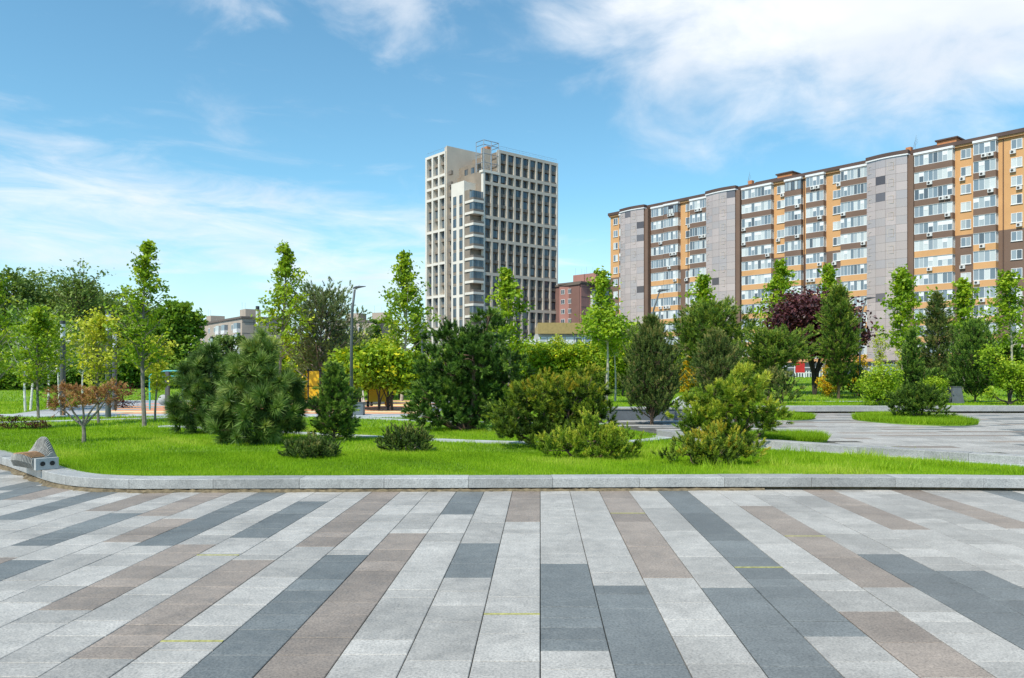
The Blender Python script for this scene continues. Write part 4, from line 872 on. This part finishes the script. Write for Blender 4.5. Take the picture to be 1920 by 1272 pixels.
# mirrored stair towers, gently bowed, one panel per pane
NPC = 4
for ti, (a, b) in enumerate(((4.45,11.7),(28.95,36.2),(63.9,71.05))):
    wd = b-a; bow = .5; dp = 1.45
    def yb(x): return -dp-bow*math.sin(math.pi*(x/wd))
    nseg = 8; poly = [(a+wd*q/nseg, yb(wd*q/nseg)+.06) for q in range(nseg+1)]+[(b+.0,-.003),(a,-.003)]
    tw = MB().prism(poly, 3.2, ZT+.2).build('stair_tower', MT['plaster_brown'], OB)
    MB().box(b+.002, b+.95, -dp+.25, -.003, 3.2, ZT+.1).build('dark_pier', MT['plaster_brown'], OB)
    poly = [(a-.15+(wd+.3)*q/nseg, yb(wd*q/nseg)-.15) for q in range(nseg+1)]+[(b+.15,-.56),(a-.15,-.56)]
    MB().prism(poly, ZT+.202, ZT+.42).build('tower_cap', MT['frame_white'], tw); MB().prism([(x,y) for x,y in poly], ZT+.423, ZT+1.1).build('tower_parapet', MT['parapet_dark'], tw)
    zs = np.linspace(3.25, ZT+.18, NF*2+1)
    for c in range(NPC):
        x0, x1 = wd*c/NPC, wd*(c+1)/NPC; g_ = .014
        m0 = MB(); pts = []
        for q in range(4):
            x = x0+g_+(x1-x0-2*g_)*q/3; pts.append((a+x, yb(x)))
        h = zs[1]-zs[0]-.028
        vs_ = [(x,y,0) for x,y in pts]+[(x,y,h) for x,y in pts]; m0.add(vs_, [(q,q+1,5+q,4+q) for q in range(3)])
        mA = m0.mesh('glass_panel', MT['mirror_brown']); mO = m0.mesh('glass_panel', MT['mirror_open'])
        for r_ in range(NF*2):
            put('glass_panel', mO if (c in (1, 3) and r_ % 2 == 1 and rg.random() < .17) else mA, tw, (0, 0, zs[r_]+.014))
        if c in (0, 2):       # opening lights: pale slim frames standing proud of the mirror skin
            x = (x0+x1)/2
            fm = MB(); w2, h2 = .52, 1.35
            for (u0,u1,v0,v1) in ((-w2,w2,0,.045),(-w2,w2,h2-.045,h2),(-w2,-w2+.045,.045,h2-.045),(w2-.045,w2,.045,h2-.045)): fm.box(u0,u1,-.03,0,v0,v1)
            fm = fm.mesh('opening_light', MT['tower_beige'])
            for k in range(NF): put('opening_light', fm, tw, (a+x, yb(x)-.012, fz(k)+.95))
for x in (85.6, 50.95, 23.2): MB().tube([(x,-.12,3.3),(x,-.12,ZT+.2)], .07, 6).build('downpipe', MT['parapet_dark'], OB)
# shop front on the ground floor
sf = MB(); pn = MB()
for k in range(52):
    x = 2+k*1.9
    sf.box(x, x+.12, -1.25, -1.1, -.3, 3.1)
    for z0, z1 in ((.05,2.0),(2.1,3.0)): pn.add([(x+.12,-1.18,z0),(x+1.9,-1.18,z0),(x+1.9,-1.18,z1),(x+.12,-1.18,z1)], [(0,1,2,3)])
sf.box(2, 101, -1.26, -1.09, 2.0, 2.1); sf.box(2, 101, -1.26, -1.09, 3.0, 3.1)
s_ = sf.build('shop_front', MT['frame_white'], OB); pn.build('shop_glazing', MT['shop_glass'], s_)
MB().box(1.5, 102, -1.7, -.005, 3.102, 3.6).build('shop_fascia', MT['plaster_orange'], OB)

# ---- white gridded tower: local x along its right-hand front, local y along its left-hand front
TW = empty('white_tower', (-10.3, 213.9, .8), R(40)); tag(TW, 'tall unfinished residential tower with white facade grid and dark loggias', 'tower block')
H_ = 3.1; NT = 20; TOP = 62.4
def tz_(k): return TOP-H_*k
U0, NB_, BW = 3.6, 10, 2.72
MB().box(U0, U0+NB_*BW-.05, .95, 18, 0, TOP-6.4).build('core_wall', MT['tower_brown'], TW)
MB().box(U0+2*BW, U0+NB_*BW-.05, .95, 18, TOP-6.398, TOP-.3).build('core_wall', MT['tower_brown'], TW)
MB().box(.5, U0-.002, 1.6, 9.8, 0, 50.4).build('core_wall', MT['tower_brown'], TW)
MB().box(1.102, 14, 12.702, 22.2, 0, TOP).build('core_wall', MT['tower_brown'], TW)
MB().box(.6, 4, 9.802, 12.355, 0, 53.0).build('core_wall', MT['tower_brown'], TW)
for i in range(NB_+1):
    top = TOP if i >= 2 else TOP-6.4
    MB().box(U0+i*BW-.31, U0+i*BW+.31, -.02, .948, 0, top).build('column', MT['tower_white' if i in (0, NB_) else 'tower_beige'], TW)
beams = [0, 2, 3, 6, 8, 11, 14, 17, 20]
for j, k in enumerate(beams):
    for i in range(NB_):
        if i < 2 and k == 0: continue
        z = tz_(k); MB().box(U0+i*BW+.312, U0+(i+1)*BW-.312, -.015, .93, z-.85, z).build('beam', MT['tower_beige'], TW)
rg = random.Random(12)
sp_m = MB().box(.312, BW-.312, .22, .94, 0, .85).mesh('spandrel', MT['tower_spandrel'])
side_m = MB().box(.312, BW-.312, .35, 1.0, 0, .22).mesh('floor_slab', MT['tower_beige'])
def bay_window(w0, w1, h, y):
    fr = MB(); pn = MB(); t = .07
    fr.box(w0, w1, y, y+.06, 0, t); fr.box(w0, w1, y, y+.06, h-t, h); n_ = 3
    for q in range(n_+1):
        x = w0+(w1-w0-t)*q/n_; fr.box(x, x+t, y+.001, y+.059, t, h-t)
    for q in range(n_):
        x0 = w0+(w1-w0-t)*q/n_+t; x1 = w0+(w1-w0-t)*(q+1)/n_; pn.add([(x0,y+.03,t),(x1,y+.03,t),(x1,y+.03,h-t),(x0,y+.03,h-t)], [(0,1,2,3)])
    return fr.mesh('window', MT['frame_dark']), pn.mesh('pane', MT['pane_dark'])
wf = bay_window(.312, BW-.312, 2.0, .40); wb = bay_window(1.3, BW-.5, 1.9, .885)
for i in range(NB_):
    for k in range(NT):
        if i < 2 and k < 2: continue
        z1 = tz_(k); z0 = z1-H_; x = U0+i*BW
        if k+1 not in beams: put('spandrel', sp_m, TW, (x, 0, z0-.45))
        full = i >= 8 or (i >= 2 and k == 0) or rg.random() < (.24 if k > 5 else .10)
        fr, pn = wf if full else wb
        o = put('window', fr, TW, (x, 0, z0+.42)); put('pane', pn, o)
        if full and i >= 8: put('spandrel', sp_m, TW, (x, -.1, z0-.42)) if k+1 in beams else None
# corner of stacked wrap-round balconies
for k in range(4, NT):
    z0 = tz_(k)-H_; b = MB(); b.box(-.35, U0-.313, -.35, 1.59, z0-.1, z0+.55); b.box(-.35, .49, 1.592, 3.6, z0-.1, z0+.55)
    o = b.build('corner_balcony', MT['tower_white'], TW)
    r_ = MB(); r_.box(-.25, U0-.32, -.25, -.17, z0+.552, z0+1.2); r_.box(-.25, -.17, -.168, 1.58, z0+.552, z0+1.2); r_.build('railing', MT['tower_spandrel'], o)
    if k % 3 != 0:
        g_ = MB(); 
        for q in range(5): g_.add([(-.2+q*.66,-.2,z0+1.2),(-.2+q*.66+.6,-.2,z0+1.2),(-.2+q*.66+.6,-.2,z0+2.95),(-.2+q*.66,-.2,z0+2.95)], [(0,1,2,3)])
        for q in range(2): g_.add([(-.2,-.2+q*.9,z0+1.2),(-.2,-.2+q*.9+.84,z0+1.2),(-.2,-.2+q*.9+.84,z0+2.95),(-.2,-.2+q*.9,z0+2.95)], [(0,3,2,1)])
        g_.build('glazing', MT['pane_dark'], o)
MB().box(-.1, .48, 1.595, 3.83, 0, 50.4).build('brown_wall', MT['tower_brown'], TW)
# white block with two window columns
MB().box(-.35, .498, 3.84, 9.795, 0, 53.2).build('white_block', MT['tower_white'], TW)
MB().box(.5, 5.5, 3.84, 9.79, 50.402, 53.0).build('white_block', MT['tower_white'], TW)
fw = MB(); pw = MB()
fw.box(-.42, -.352, 0, 1.45, 0, .08); fw.box(-.42, -.352, 0, 1.45, 2.17, 2.25); fw.box(-.42, -.352, 0, .07, .08, 2.17); fw.box(-.42, -.352, 1.38, 1.45, .08, 2.17); fw.box(-.42, -.352, .69, .76, .08, 2.17)
for y0, y1 in ((.07,.69),(.76,1.38)): pw.add([(-.385,y0,.08),(-.385,y1,.08),(-.385,y1,2.17),(-.385,y0,2.17)], [(0,3,2,1)])
fw = fw.mesh('window', MT['frame_dark']); pw = pw.mesh('pane', MT['pane_dark']); sw = MB().box(-.40, -.352, 0, 1.45, 0, .70).mesh('spandrel', MT['tower_brown'])
for k in range(4, NT):
    for y in (4.5, 7.4):
        o = put('window', fw, TW, (0, y, tz_(k)-H_+.3)); put('pane', pw, o)
        if k % 3: put('spandrel', sw, TW, (0, y, tz_(k)-H_-.42))
# recess with small balconies, then the left wing of three bays
for k in range(1, NT):
    z0 = tz_(k)-H_; MB().box(-.1, .598, 10.2, 11.6, z0, z0+1.1).build('recess_balcony', MT['tower_spandrel'], TW)
MB().box(.0, 14, 12.36, 12.7, 0, TOP+2.2).build('blank_wall', MT['tower_beige'], TW)
MB().box(.0, 6, 12.702, 13.5, TOP, TOP+2.0).build('blank_wall', MT['tower_beige'], TW)
VW, NW = 3.2, 3
for i in range(NW+1):
    MB().box(-.35, 1.1, 12.71+i*VW-(.0 if i == 0 else .38), 12.71+i*VW+.38, 0, TOP+.8).build('column', MT['tower_white'], TW)
for k in [0, 2, 3, 4, 7, 10, 13, 16, 19]:
    for i in range(NW): MB().box(-.345, 1.0, 12.71+i*VW+.382, 12.71+(i+1)*VW-.382, tz_(k)-.7+.8, tz_(k)+.8).build('beam', MT['tower_white'], TW)
lw = MB().box(.3, 1.0, .382, VW-.382, 0, .8).mesh('spandrel', MT['tower_brown'])
gl = MB(); gl.add([(.55,.5,0),(.55,VW-.5,0),(.55,VW-.5,2.0),(.55,.5,2.0)], [(0,3,2,1)]); gl = gl.mesh('window', MT['pane_dark'])
for k in range(NT):
    for i in range(NW):
        if k+1 not in (0,2,3,4,7,10,13,16,19): put('spandrel', lw, TW, (0, 12.71+i*VW, tz_(k)-H_+.4))
        if rg.random() < .5: put('window', gl, TW, (0, 12.71+i*VW, tz_(k)-H_+1.25))
# penthouse and open steel frame on the corner terrace
MB().box(4.2, 12, 3.9, 12.35, 50.41, 58.8).build('penthouse', MT['tower_brown'], TW)
for y in (5.2, 8.2):
    for z in (52.4, 55.6): o = put('window', fw, TW, (4.55, y, z)); put('pane', pw, o)
st_ = MB()
for (x, y) in ((3.6,.2),(6.2,.2),(8.8,.2),(3.6,3.6),(8.8,3.6)): st_.tube([(x,y,55.9),(x,y,64.2)], .13, 4)
for z in (58.2, 60.6, 63.0, 64.2):
    st_.tube([(3.6,.2,z),(8.8,.2,z)], .10, 4); st_.tube([(3.6,.2,z),(3.6,3.6,z)], .10, 4); st_.tube([(8.8,.2,z),(8.8,3.6,z)], .1, 4)
for q in range(6): st_.tube([(3.6+q,.2,56+q*.5),(3.6+q,3.6,56.6+q*.5)], .05, 4)
st_.build('steel_frame', MT['steel_grey'], TW)
MB().box(5.6, 9.02, 3.7, 3.89, 50.41, 63.2).build('terrace_wall', MT['tower_beige'], TW)
MB().box(7.9, 9.4, 4.2, 7, 61, 64.2).build('lift_head', MT['brick_orange'], TW)
MB().box(3.0, 9.0, -.1, 1.4, 55.4, 56.0).build('terrace_slab', MT['tower_white'], TW)
rl = MB()
for x in np.arange(9.2, 30.8, 1.2): rl.tube([(x,.2,TOP),(x,.2,TOP+1.1)], .025, 4)
rl.tube([(9.2,.2,TOP+1.1),(30.7,.2,TOP+1.1)], .03, 4); rl.tube([(9.2,.2,TOP+.6),(30.7,.2,TOP+.6)], .02, 4); rl.build('roof_railing', MT['steel_grey'], TW)
rl = MB()
for y in np.arange(13, 22.4, 1.2): rl.tube([(0,y,TOP+.8),(0,y,TOP+1.9)], .025, 4)
rl.tube([(0,13,TOP+1.9),(0,22.4,TOP+1.9)], .03, 4); rl.build('roof_railing', MT['steel_grey'], TW)

# ---- panel blocks far left, pink block behind, low commercial building
plain('panel_beige', (.44,.36,.29), .9, var=.1, scale=.3); plain('panel_seam', (.16,.13,.11), .9); plain('pink_wall', (.40,.20,.17), .85, var=.08, scale=.4); plain('maroon_wall', (.22,.12,.10), .85, var=.08, scale=.4)
plain('ochre_panel', (.36,.26,.10), .7); plain('render_white', (.72,.71,.69), .7); plain('roof_pale', (.52,.54,.56), .7)
wfr = MB().box(0, 1.5, -.06, 0, 0, 1.4).mesh('window', MT['frame_white']); wpn = MB(); wpn.add([(.1,-.065,.1),(.7,-.065,.1),(.7,-.065,1.3),(.1,-.065,1.3)], [(0,1,2,3)]); wpn.add([(.8,-.065,.1),(1.4,-.065,.1),(1.4,-.065,1.3),(.8,-.065,1.3)], [(0,1,2,3)]); wpn = wpn.mesh('pane', MT['pane_dark'])
def slab_block(name, label, p0, p1, depth, ztop, storeys, wall, bays, balcony_at=(), side=True):
    d = Vector((p1[0]-p0[0], p1[1]-p0[1], 0)); ln = d.length; r = empty(name, (p0[0], p0[1], .6), math.atan2(d.y, d.x)); tag(r, label, 'apartment block')
    MB().box(0, ln, 0, depth, 0, ztop).build('wall', MT[wall], r); fh = ztop/(storeys+.35)
    q = MB().box(-.3, ln+.3, -.3, depth+.3, ztop+.002, ztop+.5).build('roof', MT['panel_seam'], r)
    for x in (ln*.32, ln*.82): 
        MB().box(x, x+4.5, 3, 7, ztop+.502, ztop+2.9).build('lift_head', MT[wall], q)
        m_ = MB(); m_.tube([(x+.6,3.4,ztop+2.9),(x+.6,3.4,ztop+5)], .03, 4); m_.tube([(x+3,3.4,ztop+2.9),(x+3,3.4,ztop+4.6)], .03, 4); m_.build('aerial', MT['steel_grey'], q)
    for k in range(storeys):
        z = fh*(k+.38)
        for i in range(bays):
            x = ln*(i+.5)/bays-.75
            if i in balcony_at:
                o = MB().box(x-.7, x+2.2, -1.0, -.002, z-.9, z+.1).build('balcony', MT['render_white'], r); o2 = MB(); o2.box(x-.6, x+2.1, -.9, -.004, z+.102, z+1.55); o2.build('balcony_glazing', MT['pane_flat'], o)
            else:
                o = put('window', wfr, r, (x, -.003, z)); put('pane', wpn, o)
    if side:
        for k in range(1, storeys+1): MB().box(ln+.002, ln+.03, .0, depth, fh*k-.06, fh*k+.06).build('panel_seam', MT['panel_seam'], r)
        for q_ in range(1, 4): MB().box(ln+.002, ln+.028, depth*q_/4-.06, depth*q_/4+.06, 0, ztop).build('panel_seam', MT['panel_seam'], r)
    return r
slab_block('panel_block', 'beige panel apartment block on the far left skyline', (-104, 248), (-67.8, 200), 12, 14.8, 5, 'panel_beige', 12, (3,4,8,9,11))
slab_block('panel_block', 'pale panel block seen behind the lamp post', (-56, 238), (-39.5, 232), 12, 16.0, 5, 'panel_beige', 5, (2,))
slab_block('pink_block', 'pink and maroon apartment block between the tower and orange block', (13.8, 232), (19.6, 226), 12, 26.6, 9, 'pink_wall', 3)
slab_block('maroon_block', 'dark maroon apartment block left of the orange block', (19.2, 226), (31, 236), 12, 26.2, 9, 'maroon_wall', 4, (1,2), side=False)
LB = empty('low_commercial_building', (0, 100, .6)); tag(LB, 'low white and ochre commercial building below the tower', 'shop building')
MB().box(-1.0, 3.0, 0, 14, 0, 5.2).build('white_wing', MT['render_white'], LB); MB().box(3.002, 10.5, 1.5, 14, 0, 6.0).build('grey_wing', MT['slab_grey'], LB); MB().box(3.3, 10.8, 1.0, 14.2, 6.002, 7.4).build('ochre_band', MT['ochre_panel'], LB)
for k in range(3): 
    o = MB().box(-.5+k*1.15, .45+k*1.15, -.05, -.002, 2.6, 4.6).build('window', MT['frame_dark'], LB); m_ = MB(); m_.add([(-.42+k*1.15,-.055,2.7),(.37+k*1.15,-.055,2.7),(.37+k*1.15,-.055,4.5),(-.42+k*1.15,-.055,4.5)], [(0,1,2,3)]); m_.build('pane', MT['shop_glass'], o)
for k in range(6):
    o = MB().box(3.4+k*1.15, 4.4+k*1.15, 1.42, 1.498, 3.4, 5.6).build('window', MT['frame_white'], LB); m_ = MB(); m_.add([(3.5+k*1.15,1.415,3.5),(4.3+k*1.15,1.415,3.5),(4.3+k*1.15,1.415,5.5),(3.5+k*1.15,1.415,5.5)], [(0,1,2,3)]); m_.build('pane', MT['pane_flat'], o)
# ================================================================ STREET FURNITURE AND SMALL THINGS
plain('pole_grey', (.085,.095,.10), .5); plain('lamp_dark', (.05,.055,.06), .5); plain('concrete', (.40,.41,.40), .8, var=.12, scale=9, bump=.3)
plain('slat_grey', (.27,.262,.235), .75, var=.25, scale=20, rnd=.2); plain('slat_wood', (.46,.25,.12), .6, var=.3, scale=15, rnd=.3); plain('black_rubber', (.012,.012,.013), .5)
plain('paint_yellow', (.72,.45,.015), .45, var=.06); plain('paint_orange', (.70,.27,.02), .45, var=.06); plain('panel_black', (.06,.06,.065), .6); plain('paint_teal', (.05,.42,.46), .45)
plain('planter_grey', (.11,.125,.145), .6, var=.12, scale=5); plain('bin_grey', (.13,.16,.18), .5); plain('sign_red', (.55,.03,.03), .5); plain('car_paint', (.45,.50,.47), .35, metal=.3); plain('car_glass', (.10,.14,.15), .1)
# ---- ribbed bench on the kerb
B = empty('ribbed_bench', (-7.02, 11.66, .178)); tag(B, 'wavy ribbed bench with wooden seat on the kerb curve', 'bench')
ax = Vector((-.77, .64, 0)).normalized(); nx = Vector((-ax.y, ax.x, 0)); nx = -nx if nx.x < 0 else nx   # nx points to the lawn side
def rib_profile(t):
    hump = .175*float(sstep(-.08,.42,t))*(1-float(sstep(.62,1.0,t))); sh = .165+.05*math.sin(math.pi*min(1, t*1.05)); fr = -.01-.09*math.sin(math.pi*min(1, t))
    return [(o_*.80, z_) for o_, z_ in ((.03,0),(fr,sh*.55),(fr+.02,sh),(.20,sh+.005),(.27,sh+.02+hump*.35),(.31,sh+.05+hump*.85),(.36,sh+.06+hump),(.42,sh+hump*.75),(.44,sh*.6),(.36,0))]
NR = 22; BL = .86
for k in range(NR):
    t = (k+.5)/NR; s0 = t*BL; th = .024; pr_ = rib_profile(t); m_ = MB(); vs_ = []
    for s in (s0, s0+th):
        vs_ += [tuple(ax*s+nx*(o+.03*math.sin(t*3.0))+Vector((0,0,z))) for o, z in pr_]
    n = len(pr_); m_.add(vs_, [tuple(range(n)), tuple(range(2*n-1, n-1, -1))]+[(i,n+i,n+(i+1)%n,(i+1)%n) for i in range(n)])
    rib = m_.build('slat', MT['slat_grey'], B)
    if .03 < t < .92:
        w_ = MB(); a, b = pr_[2], pr_[3]; q = []
        for s in (s0-.002, s0+th+.002):
            for o, z in ((a[0]+.01,a[1]+.001),(b[0]+.02,b[1]+.001),(b[0]+.02,b[1]+.016),(a[0]+.01,a[1]+.016)): q.append(tuple(ax*s+nx*(o+.03*math.sin(t*3.0))+Vector((0,0,z))))
        w_.add(q, [(0,1,2,3),(7,6,5,4),(0,4,5,1),(1,5,6,2),(2,6,7,3),(3,7,4,0)]); w_.build('seat_board', MT['slat_wood'], rib)
m_ = MB(); c = [tuple(ax*s+nx*o+Vector((0,0,z))) for z in (0,.17) for s, o in ((-.07,.02),(-.07,.33),(.004,.33),(.004,.02))]; m_.hexa(c); eb = m_.build('end_block', MT['concrete'], B)
for o in (.11, .24):
    p = ax*-.073+nx*o+Vector((0,0,.09)); MB().tube([p, p-ax*.010], .034, 16).build('round_lamp', MT['black_rubber'], eb)
# ---- lamps
def street_lamp(label, X, Y, H, bend, hs_=1.0):
    r = empty('street_lamp', (X, Y, float(terrain(X, Y))-.02)); tag(r, label, 'street lamp', 'curved street lamps')
    pts = [(0,0,0),(0,0,H*.55),(.012*H*bend,0,H*.8),(.05*H*bend,0,H*.955)]
    MB().tube(pts, [.06,.05,.042,.035], 10).build('pole', MT['pole_grey'], r, smooth=True)
    hd = MB(); x0 = .05*H*bend
    prof = [(-.10,.03,.05),(.05,.10,.10),(.22,.13,.09),(.42,.10,.05),(.58,.03,.02)]; rings = []
    for i, (dx, wy, hz) in enumerate(prof):
        dx *= hs_; wy *= hs_; hz *= hs_; z = H*.955+.04+.16*dx; rings += [(x0+dx,-wy,z),(x0+dx,0,z+hz),(x0+dx,wy,z),(x0+dx,0,z-hz*.35)]
    hd.add(rings, [(i*4+j,i*4+(j+1)%4,(i+1)*4+(j+1)%4,(i+1)*4+j) for i in range(len(prof)-1) for j in range(4)]+[(3,2,1,0),(16,17,18,19)]); hd.build('lamp_head', MT['lamp_dark'], r, smooth=True)
street_lamp('street lamp with curved head beside the sparse pine', at(659,26), 26, 4.4, .5, .62)
street_lamp('street lamp rising over the dark cone pine', at(1222,40), 40, 5.8, 1.3, .9)
street_lamp('street lamp right of the purple maple', at(1612,47), 47, 6.0, 1.2)
plain('lamp_glass', (.55,.60,.62), .2)
def light_column(label, X, Y, H):
    r = empty('light_column', (X, Y, float(terrain(X, Y))-.02)); tag(r, label, 'light column', 'cylindrical light columns')
    MB().tube([(0,0,0),(0,0,H*.80)], .085, 12).build('post', MT['pole_grey'], r); MB().tube([(0,0,H*.802),(0,0,H*.965)], .075, 12).build('glass_lantern', MT['lamp_glass'], r); MB().tube([(0,0,H*.967),(0,0,H)], .085, 12).build('cap', MT['lamp_dark'], r)
    return r
lc = light_column('light column with a small side arm, leftmost of the group', at(118,27), 27, 3.25); MB().tube([(.08,0,2.55),(.62,0,2.6)], .02, 6).build('side_arm', MT['frame_white'], lc)
light_column('tallest light column beside the yellow maple', at(203,25.6), 25.6, 3.5); light_column('light column just behind the yellow maple', at(215,31), 31, 3.1)
light_column('light column above the foremost long-needled pine', at(483,36), 36, 4.5); light_column('distant light column above the rear long-needled pine', at(397,48), 48, 3.6); light_column('distant light column left of the tower', at(792,56), 56, 5.3)
# ---- playground
def play_cube(label, X, Y, wd, panels, legs=.12):
    r = empty('play_module', (X, Y, .17)); tag(r, label, 'play equipment', 'playground modules'); h = .62; 
    for k, mt in enumerate(panels):
        z = legs+.12+k*(h+.04); MB().box(.04, wd-.04, -.03, .03, z, z+h).build('panel', MT[mt], r); MB().box(-.03, .03, .06, wd-.08, z, z+h).build('side_panel', MT['paint_orange'], r)
    hh_ = legs+.12+len(panels)*(h+.04)
    for x, y in ((0,0),(wd,0),(0,wd-.02),(wd,wd-.02)):
        p = MB().tube([(x,y,.1),(x,y,hh_)], .028, 8).build('post', MT['panel_black'], r)
        for z in [.09]+[legs+.1+k*(h+.04) for k in range(len(panels)+1)]: MB().ball((x,y,z), .065, 10, 6).build('ball_joint', MT['black_rubber'], p, smooth=True)
play_cube('yellow and black play module on ball feet beside the bin', at(690,33), 33, .85, ['paint_yellow','panel_black'])
play_cube('tall yellow play module behind the foremost long-needled pine', at(578,33.5), 33.5, .50, ['paint_yellow','paint_yellow'])
ob = MB().ball((0,0,.16), .16, 18, 12).build('orange_ball', MT['paint_orange'], None, (at(728,33.5), 33.5, .172), smooth=True); tag(ob, 'orange play ball lying on the rubber surface', 'ball')
sl = empty('steel_arch', (at(672,34), 34, .17)); tag(sl, 'curved steel climbing arch behind the lamp post', 'play equipment'); MB().tube([(-.6,0,1.25),(-.2,0,1.1),(.1,0,.75),(.2,0,.0)], .03, 8).build('rail', MT['frame_white'], sl); MB().tube([(-.6,.4,1.25),(-.2,.4,1.1),(.1,.4,.75),(.2,.4,.0)], .03, 8).build('rail', MT['frame_white'], sl)
bn = empty('litter_bin', (at(672,27.2), 27.2, .16)); tag(bn, 'dark grey box litter bin at the foot of the lamp post', 'litter bin'); MB().box(-.19,.19,-.19,.19,0,.42).build('bin_body', MT['bin_grey'], bn); MB().box(-.2,.2,-.2,.2,.422,.45).build('lid', MT['pole_grey'], bn)
pb = empty('pull_up_bars', (at(281,31), 31, .17)); tag(pb, 'teal exercise bars left of the long-needled pines', 'exercise bars')
for x, h in ((0,1.35),(1.3,1.55)): MB().tube([(x,0,0),(x,0,h)], .035, 8).build('post', MT['paint_teal'], pb)
MB().tube([(0,0,1.33),(.25,0,1.5),(1.3,0,1.52)], .03, 8).build('top_bar', MT['paint_teal'], pb); MB().tube([(.25,0,1.3),(1.3,0,1.32)], .025, 8).build('lower_bar', MT['paint_teal'], pb)
MB().box(.62,.76,-.07,.07,0,1.5).build('dark_post', MT['pole_grey'], pb)
ws = empty('white_sphere', (at(307,36), 36, .17)); tag(ws, 'small white sphere seat by the far path', 'sphere seat'); MB().ball((0,0,.22), .24, 16, 10).build('sphere', MT['concrete'], ws, smooth=True)
# ---- dark seat wall and wavy bench top behind the pines
SWL = empty('seat_wall', (2.75, 24.2, .16)); tag(SWL, 'dark grey planter seat wall behind the golden pine', 'seat wall'); MB().box(0, 2.6, 0, .7, 0, .34).build('wall', MT['planter_grey'], SWL); MB().box(-.03, 2.63, -.03, .73, .342, .39).build('coping', MT['kerb_stone'], SWL)
wb_ = empty('wavy_bench', (at(1266,25.5), 25.5, .16)); tag(wb_, 'pale ribbed bench half hidden behind the cone pine', 'bench')
for k in range(14): 
    x = k*.05; z = .55+.16*math.sin(k/13*math.pi); MB().box(x, x+.032, 0, .5, .0, z).build('slat', MT['frame_white'], wb_)
bl = empty('stone_bollard', (at(1790,38), 38, .17)); tag(bl, 'dark stone plinth beside the dark conical pine', 'plinth'); MB().hexa([(-.3,-.3,0),(.3,-.3,0),(.3,.3,0),(-.3,.3,0),(-.2,-.2,.75),(.2,-.2,.75),(.2,.2,.75),(-.2,.2,.75)]).build('block', MT['planter_grey'], bl); MB().box(-.21,.21,-.21,.21,.752,.8).build('cap', MT['pole_grey'], bl)
# ---- parked car, red sign and white fence by the shops
cr_ = empty('parked_car', (at(1665,92), 92, 1.12)); tag(cr_, 'pale green car parked before the shop front', 'car')
prof = [(-2.1,.35),(-2.1,.8),(-1.5,.92),(-.9,1.48),(.9,1.5),(1.6,.95),(2.1,.85),(2.1,.35)]
m_ = MB(); n = len(prof); m_.add([(x,-.85,z) for x,z in prof]+[(x,.85,z) for x,z in prof], [tuple(range(n)), tuple(range(2*n-1,n-1,-1))]+[(i,n+i,n+(i+1)%n,(i+1)%n) for i in range(n)]); m_.build('body', MT['car_paint'], cr_)
for s in (-1, 1):
    m_ = MB(); y = s*.856; m_.add([(-1.25,y,.98),(1.2,y,.98),(.75,y,1.42),(-.8,y,1.40)], [(0,1,2,3)]); m_.build('side_window', MT['car_glass'], cr_)
    for x in (-1.3, 1.35): MB().tube([(x,s*.72,.33),(x,s*.88,.33)], .32, 16).build('wheel', MT['black_rubber'], cr_)
m_ = MB(); m_.add([(-1.47,-.7,.97),(-1.47,.7,.97),(-.95,.62,1.44),(-.95,-.62,1.44)], [(0,1,2,3)]); m_.build('windscreen', MT['car_glass'], cr_)
sg = empty('red_sign', (at(1500,80), 80, 1.05)); tag(sg, 'red and white sign panel beyond the purple maple', 'sign'); MB().box(-.45,.45,-.05,.05,.6,1.7).build('panel', MT['sign_red'], sg); MB().box(-.5,-.42,-.03,.03,0,.598).build('post', MT['frame_white'], sg); MB().box(.42,.5,-.03,.03,0,.598).build('post', MT['frame_white'], sg)
fn = empty('white_fence', (at(1496,84), 84, 1.1)); tag(fn, 'low white picket fence beyond the purple maple', 'fence')
for k in range(12): MB().box(k*.28, k*.28+.1, -.02, .02, 0, .75).build('picket', MT['frame_white'], fn)
MB().box(-.05, 3.3, .022, .05, .5, .58).build('rail', MT['frame_white'], fn)
